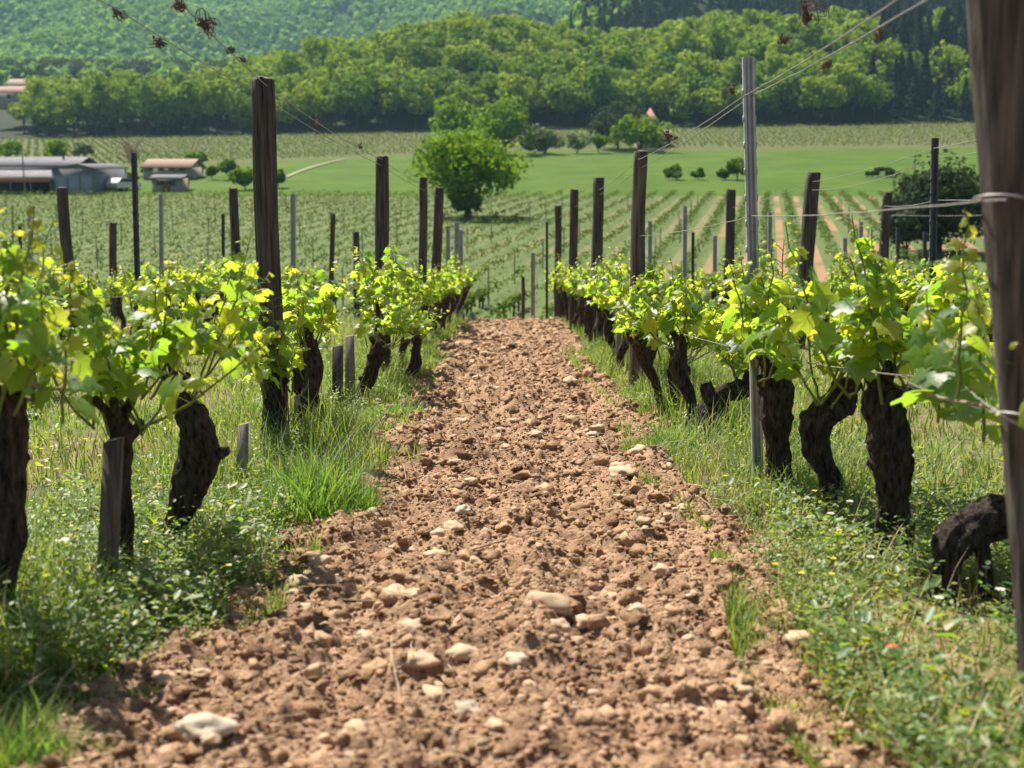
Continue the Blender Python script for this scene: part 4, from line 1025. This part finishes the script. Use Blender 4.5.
# far wooded hillside
def far_wood():
    rng = np.random.default_rng(31); pts_ = []
    for y in np.geomspace(560, 1760, 165):
        sp_ = 5.0 + y*.0022
        x = np.arange(-.50*y, .50*y, sp_) + rng.normal(size=len(np.arange(-.50*y, .50*y, sp_)))*1.8
        yy = y + rng.normal(size=len(x))*2.4
        pts_.append(np.stack([x, yy, T(x, yy)], 1))
    q = np.concatenate(pts_); keep = ~((q[:, 0] > 60) & (q[:, 1] < 900)); q = q[keep]
    gap = fbm(q[:, 0]*.012, q[:, 1]*.012, 0, 3, 9); q = q[gap < .85]
    ch = []; grp = rng.integers(0, 6, len(q))
    for k in range(6):
        n = 22; dd = rand_dirs(n, rng); dd[:, 2] = np.abs(dd[:, 2])*1.1 - .15
        V, F = scatter(QV, QF, dd*(.75+.35*rng.random(n))[:, None], frames(dd + rng.normal(size=(n, 3))*.35, rand_dirs(n, rng)), .75+.4*rng.random(n))
        p_ = q[grp % 6 == k]; s = (2.9+2.0*rng.random(len(p_)))*(1+.00015*p_[:, 1])
        pos = p_ + np.stack([np.zeros(len(p_)), np.zeros(len(p_)), s*.7], 1)
        ch.append(scatter(V, F, pos, rot_z(rng.random(len(p_))*6.28), np.stack([s, s, s*(.9+.5*rng.random(len(p_)))], 1)))
    print('far trees', len(q))
    tag(mk('far_woodland', ch, MAT['farwood'], smooth=False), 'hazy green wood covering the far hillside', 'wood', kind='stuff')
far_wood()

# single trees and bushes on the fields
tree_px('round_tree', 466, 217, 129, 100, 'bright_leaf', 'round bright green tree standing alone at the lower vineyard', seed=21, nblob=70, per=130, leaf=.30, z0=1.0, r=.28)
tree_px('meadow_tree', 455, 152, 97, 42, 'bright_leaf', 'pale green tree left behind the round tree', seed=22, nblob=26, per=90, leaf=.6, z0=1.0, d=236)
tree_px('meadow_tree', 505, 156, 99, 56, 'bright_leaf', 'taller leafy tree right behind the round tree', seed=23, nblob=32, per=90, leaf=.6, z0=1.0, d=226)
tree_px('grey_bush', 545, 157, 125, 44, 'grey_leaf', 'grey green rounded bush right of the taller tree', cat='bush', seed=24, nblob=20, per=80, leaf=.5, z0=.2, d=228)
tree_px('grey_bush', 577, 157, 133, 30, 'grey_leaf', 'small pale grey bush beside the track', cat='bush', seed=25, nblob=14, per=70, leaf=.45, z0=.2, d=230)
tree_px('meadow_tree', 598, 156, 135, 18, 'bright_leaf', 'small bright tree at the end of the bushes', seed=26, nblob=12, per=70, leaf=.45, z0=.6, d=231)
tree_px('dark_tree', 617, 148, 100, 66, 'dark_leaf', 'dark evergreen tree beside the red pointed roof', seed=27, nblob=26, per=90, leaf=.6, z0=.8, d=246)
tree_px('meadow_tree', 640, 154, 117, 60, 'bright_leaf', 'bright bushy tree in front of the red pointed roof', seed=28, nblob=28, per=90, leaf=.55, z0=.5, d=234)
for px, py, top, wpx, lab, s_ in ((676, 180, 165, 20, 'leftmost low bush in the open meadow', 31), (698, 180, 168, 12, 'smallest low bush in the open meadow', 32), (725, 180, 168, 14, 'bush left of the tallest meadow bush', 33), (737, 180, 158, 18, 'tallest bush in the open meadow', 34)):
    tree_px('meadow_bush', px, py, top, wpx, 'mid_leaf', lab, cat='bush', seed=s_, nblob=12, per=60, leaf=.4, z0=.1)
tree_px('thicket', 938, 262, 166, 92, 'dark_leaf', 'tall dark green thicket behind the dark blue metal post', cat='thicket', seed=35, nblob=60, per=150, leaf=.24, z0=.1, d=74, irregular=.3)
tree_px('thicket', 905, 262, 195, 46, 'dark_leaf', 'lower dark thicket left of the tall dark one', cat='thicket', seed=36, nblob=26, per=130, leaf=.24, z0=.1, d=72)
for px, py, top, wpx, mt, lab, s_ in ((245, 190, 165, 26, 'bright_leaf', 'bright bush left of the tallest wooden post', 41), (278, 188, 170, 14, 'mid_leaf', 'small bush right behind the tallest wooden post', 42), (229, 180, 160, 18, 'mid_leaf', 'green bush behind the bright one on the left', 43),
    (212, 180, 166, 10, 'mid_leaf', 'small tree beside the low orange roofed house', 44), (196, 168, 152, 22, 'bright_leaf', 'light green tree behind the low orange roofed house', 45), (55, 162, 138, 30, 'bright_leaf', 'light green tree behind the grey farm shed', 46),
    (10, 160, 142, 30, 'bright_leaf', 'light green tree above the left end of the farm shed', 47), (128, 184, 173, 24, 'mid_leaf', 'dark hedge bush right of the farm shed', 48), (150, 178, 168, 20, 'mid_leaf', 'bush in front of the low orange roofed house', 49), (170, 176, 168, 18, 'dark_leaf', 'dark bush before the low orange roof', 50),
    (85, 160, 143, 26, 'grey_leaf', 'grey green tree behind the farm shed', 51), (8, 78, 52, 34, 'dark_leaf', 'dark tree behind the salmon roofed house', 52), (4, 108, 88, 16, 'dark_leaf', 'dark bush below the salmon roofed house', 53), (45, 135, 112, 22, 'mid_leaf', 'bushy tree at the left end of the wood', 54)):
    tree_px('bush' if py > 170 else 'field_tree', px, py, top, wpx, mt, lab, cat='bush' if py > 170 else 'tree', seed=s_, nblob=16, per=70, leaf=.42 if py > 150 else .9, z0=.3)
tree_px('hedge', 535, 155, 139, 40, 'dark_leaf', 'dark hedge left behind the grey green rounded bush', d=233, cat='hedge', seed=56, nblob=18, per=60, leaf=.45, z0=.05)
tree_px('hedge', 885, 177, 168, 46, 'dark_leaf', 'low dark hedge strip crossing the meadow at the right', cat='hedge', seed=55, nblob=18, per=50, leaf=.4, z0=.05)
# leafless tree
rt_ = bpy.data.objects['round_tree']
mk('lower_growth', crown(88, 2.7, 2.6, .05, 16, 110, .24), MAT['mid_leaf'], rt_, smooth=False)
def bare_tree(px, py, top, label, seed):
    g = G(px, py); h = P(px, top, g.y).z - g.z; rng = np.random.default_rng(seed); rt = empty('bare_tree', g); tag(rt, label, 'tree')
    mk('trunk', tube([(0, 0, -.3), (.1, 0, h*.3), (0, 0, h*.6)], [.2, .15, .08], 8), MAT['tree_bark'], rt); ch = []
    for k in range(60):
        a = rng.random()*6.28; z = h*(.2+.45*rng.random()); L = h*(.25+.25*rng.random()); e = np.array([math.cos(a)*L*.8, math.sin(a)*L*.8, z+L*.75])
        ch += tube([(0, 0, z), tuple(np.array([0, 0, z])*.5+e*.5+rng.normal(size=3)*.15), tuple(e)], [.06, .04, .015], 4, cap=False)
    mk('branches', ch, MAT['cane'], rt)
bare_tree(133, 176, 131, 'leafless brown tree behind the dark metal post', 3)

# ------------------------------------------------------------------ buildings
WALLG = m_noise('grey_sheet_wall', (0.17, 0.17, 0.185), (0.23, 0.23, 0.245), 3, .8, 0); ROOFG = m_noise('grey_roof', (0.10, 0.10, 0.112), (0.16, 0.16, 0.175), 1.2, .75, 0)
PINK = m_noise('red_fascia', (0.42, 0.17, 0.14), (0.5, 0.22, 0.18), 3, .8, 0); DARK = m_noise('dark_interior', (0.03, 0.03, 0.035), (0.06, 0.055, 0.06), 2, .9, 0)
PLAST = m_noise('cream_plaster', (0.30, 0.26, 0.21), (0.40, 0.35, 0.29), 3, .9, 0.1); TILE = m_noise('orange_roof_tile', (0.27, 0.175, 0.12), (0.36, 0.25, 0.18), 2.5, .85, .3, 12, .03)
REDT = m_noise('red_roof_tile', (0.36, 0.16, 0.13), (0.44, 0.22, 0.18), 4, .85, 0); GLASSY = m_noise('window_glass', (0.03, 0.04, 0.05), (0.06, 0.07, 0.09), 3, .15, 0, spec=.6)
DOORM = m_noise('brown_door', (0.2, 0.08, 0.06), (0.27, 0.12, 0.09), 4, .7, 0); CARP = m_noise('white_car_paint', (0.6, 0.6, 0.62), (0.68, 0.68, 0.7), 4, .25, 0, spec=.6); RUB = m_noise('tyre_rubber', (.02, .02, .02), (.035, .035, .035), 5, .8)
def building(name, px0, px1, py, d, label, cat='building'):
    l, r_ = P(px0, py, d), P(px1, py, d); g = Vector(((l.x+r_.x)/2, d, 0)); g.z = float(T(g.x, g.y)) ; rt = empty(name, g); tag(rt, label, cat); return rt, (r_.x-l.x), d/FPX
# grey farm shed
rt, W_, s = building('farm_shed', -30, 94, 193, 137, 'long grey farm shed with a red fronted lean-to'); rt.location.z -= .15
hw = W_/2
xm_ = -hw + (52+30)*s
mk('wall', [box(xm_, hw, 0, 12, -.5, 2.9)] + prism([(xm_, 2.9), (hw, 2.9), ((xm_+hw)/2+.8, 3.25)], 0.002, 11.99) , WALLG, rt, False)
mk('roof', prism([(xm_-.25, 2.88), ((xm_+hw)/2+.8, 3.30), (hw+.25, 2.88), (hw+.25, 3.02), ((xm_+hw)/2+.8, 3.48), (xm_-.25, 3.02)], -.3, 12.3), ROOFG, rt, False)
mk('rear_wall', [box(-hw, xm_-.01, 5, 13, -.5, 3.1)], WALLG, rt, False)
mk('rear_roof', prism([(4.7, 3.1), (9, 4.1), (13.3, 3.1), (13.3, 3.24), (9, 4.28), (4.7, 3.24)], -hw, xm_+1.2, 'x'), ROOFG, rt, False)
mk('lean_to_roof', prism([(-.4, 1.75), (5.0, 2.75), (5.0, 2.86), (-.4, 1.86)], -hw, xm_-.02, 'x'), ROOFG, rt, False)
mk('fascia', [box(-hw, xm_-.02, -.48, -.41, 1.45, 2.0)], PINK, rt, False)
for k in range(5):
    x = -hw + .1 + k*(xm_+hw-.3)/4; mk('support_post', [box(x, x+.14, -.2, -.06, -.5, 1.74)], WALLG, rt, False)
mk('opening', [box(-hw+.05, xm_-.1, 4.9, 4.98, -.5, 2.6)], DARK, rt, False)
for k in range(3): mk('sliding_door', [box(xm_+.4+k*1.4, xm_+1.65+k*1.4, -.05, -.003, -.5, 2.2)], m_noise('shed_door', (.30, .30, .33), (.36, .36, .39), 2, .8, 0) if k == 0 else bpy.data.materials['shed_door'], rt, False)
mk('chimney', tube([(xm_-1.5, 8, 3.8), (xm_-1.5, 8, 4.6)], .12, 8), DARK, rt)
# gabled houses
def house(name, px0, px1, py_base, py_top, d, label, wallm, roofm, depth=7, nwin=3, door=True, roof_frac=.42, chim=True, hip=False):
    rt, W_, s = building(name, px0, px1, py_base, d, label); zb = P((px0+px1)/2, py_base, d).z; rt.location.z = zb
    H = P(0, py_top, d).z - zb; he = H*(1-roof_frac); hw = W_/2
    mk('wall', [box(-hw, hw, 0, depth, -2, he)] + prism([(0.001, he), (depth-.001, he), (depth/2, H-.15)], -hw+.05, -hw+.3, 'x') + prism([(0.001, he), (depth-.001, he), (depth/2, H-.15)], hw-.3, hw-.05, 'x'), wallm, rt, False)
    rf = mk('roof', prism([(-.4, he-.12), (depth/2, H-.02), (depth+.4, he-.12), (depth+.4, he+.05), (depth/2, H+.16), (-.4, he+.05)], -hw-.3, hw+.3, 'x'), roofm, rt, False)
    if chim: mk('chimney', [box(hw*.4, hw*.4+.7, depth/2-.3, depth/2+.3, H-.3, H+.7)], PLAST, rf, False)
    for k in range(nwin):
        x = -hw + W_*(k+.7)/(nwin+.4); wn = mk('window', [box(x-.4, x+.4, -.05, -.003, he*.35, he*.82)], GLASSY, rt, False)
        mk('sill', [box(x-.5, x+.5, -.12, -.003, he*.35-.1, he*.35-.003)], PLAST, wn, False)
    if door: mk('door', [box(-.5, .5, -.05, -.003, -1.5, min(he*.8, 2.1))], DOORM, rt, False)
    return rt
house('farmhouse', 143, 190, 172, 160, 160, 'long low house with a faded orange tiled roof', PLAST, TILE, 7, 4, False, .62, False)
house('outbuilding', 152, 181, 189, 176, 140, 'small cream outbuilding with a brown door', PLAST, ROOFG, 4, 2, True, .18, False)
house('hillside_house', -8, 27, 102, 86, 372, 'salmon roofed house at the upper left beyond the fields', PLAST, TILE, 9, 3, False, .4, False)
house('hillside_barn', 6, 46, 96, 78.5, 386, 'longer salmon roofed house right behind the first one', PLAST, TILE, 9, 3, False, .4, False)
rt = house('stone_house', 638, 671, 152, 130, 250, 'stone house with a small red pointed turret by the meadow', m_noise('brown_stone', (.2, .15, .11), (.3, .23, .17), 2, .9, 0), m_noise('brown_roof_tile', (.2, .13, .1), (.28, .19, .15), 2, .9, 0), 6, 2, False, .4, False)
mk('turret', [box(-2.2, .2, -.6, 1.8, 0, 6.31)], PLAST, rt, False)
V = np.array([(-2.5, -.9, 6.3), (.5, -.9, 6.3), (.5, 2.1, 6.3), (-2.5, 2.1, 6.3), (-1, .6, 8.9)]); mk('turret_roof', [(V, np.array([(0, 1, 4), (1, 2, 4), (2, 3, 4), (3, 0, 4)])), (V, np.array([(0, 3, 2, 1)]))], REDT, rt, False)
# parked car
def car(px, py, d, label, rz):
    g = P(px, py, d); g.z = float(T(g.x, g.y)); rt = empty('parked_car', g, rz); tag(rt, label, 'car')
    body = [(-2.0, .3), (2.0, .3), (2.05, .7), (1.9, .85), (1.0, .95), (.45, 1.42), (-1.2, 1.45), (-1.85, .98), (-2.05, .85)]
    mk('body', prism(body, -.82, .82), CARP, rt, False)
    gl = [(.9, .98), (.42, 1.36), (-1.15, 1.38), (-1.6, 1.0)]
    for y0, y1 in ((-.835, -.822), (.822, .835)): mk('side_window', prism(gl, y0, y1), GLASSY, rt, False)
    for x in (-1.25, 1.3):
        for y in (-.8, .62):
            mk('wheel', tube([(x, y, .32), (x, y+.2, .32)], .32, 14), RUB, rt)
    for y in (-.6, .6): mk('headlight', [box(2.03, 2.07, y-.15, y+.15, .6, .74)], GLASSY, rt, False)
car(124, 187, 142, 'white car parked at the right end of the farm shed', 1.15)
# utility poles
def pole(px, py, top, d, label, arm=True, r=.09):
    g = P(px, py, d); g.z = float(T(g.x, g.y)); h = P(px, top, d).z-g.z; rt = empty('utility_pole', g); tag(rt, label, 'pole')
    mk('shaft', tube([(0, 0, -.2), (0, 0, h)], [r, r*.7], 8), MAT['greywood'], rt)
    if arm: mk('crossarm', [box(-.9, .9, -.07, .07, h-.45, h-.32)], MAT['darkwood'], rt, False)
pole(25, 192, 145, 134, 'thin pole standing in front of the farm shed', False)
pole(914, 180, 153, 165, 'small pole with a crossarm in the meadow on the right')
# pale farm track
def track(pxs, w_, label):
    P_ = [G(*p) for p in pxs]; a, _ = resample(P_, [1]*len(P_), 40); tg = np.gradient(a, axis=0); nn = np.stack([tg[:, 1], -tg[:, 0]], 1); nn /= np.linalg.norm(nn, axis=1)[:, None]
    L = a[:, :2]-nn*w_/2; R = a[:, :2]+nn*w_/2; V = np.concatenate([np.column_stack([L, T(L[:, 0], L[:, 1])+.12]), np.column_stack([R, T(R[:, 0], R[:, 1])+.12])])
    k = np.arange(39); tag(mk('farm_track', [(V, np.stack([k, k+1, k+41, k+40], 1))], m_noise('track_dust', (.20, .205, .10), (.27, .265, .15), 1, .95)), label, 'track', kind='structure')
track([(285, 178), (305, 170), (325, 164), (345, 159.5)], .8, 'pale farm track curving up beside the meadow')

# ------------------------------------------------------------------ air
hz = NB('haze_air'); pv = hz.n('ShaderNodeVolumePrincipled', i_Density=0.00013, i_Anisotropy=0.25); pv.inputs['Color'].default_value = (0.45, 0.78, 0.95, 1)
hz.t.links.new(pv.outputs[0], hz.out.inputs['Volume'])
zmax = 330.0
tag(mk('haze', [box(-4200, 4200, -300, 4300, -8.0, zmax)], hz.m, smooth=False), 'thin blue air between the vineyard and the far hills', 'haze', kind='stuff')
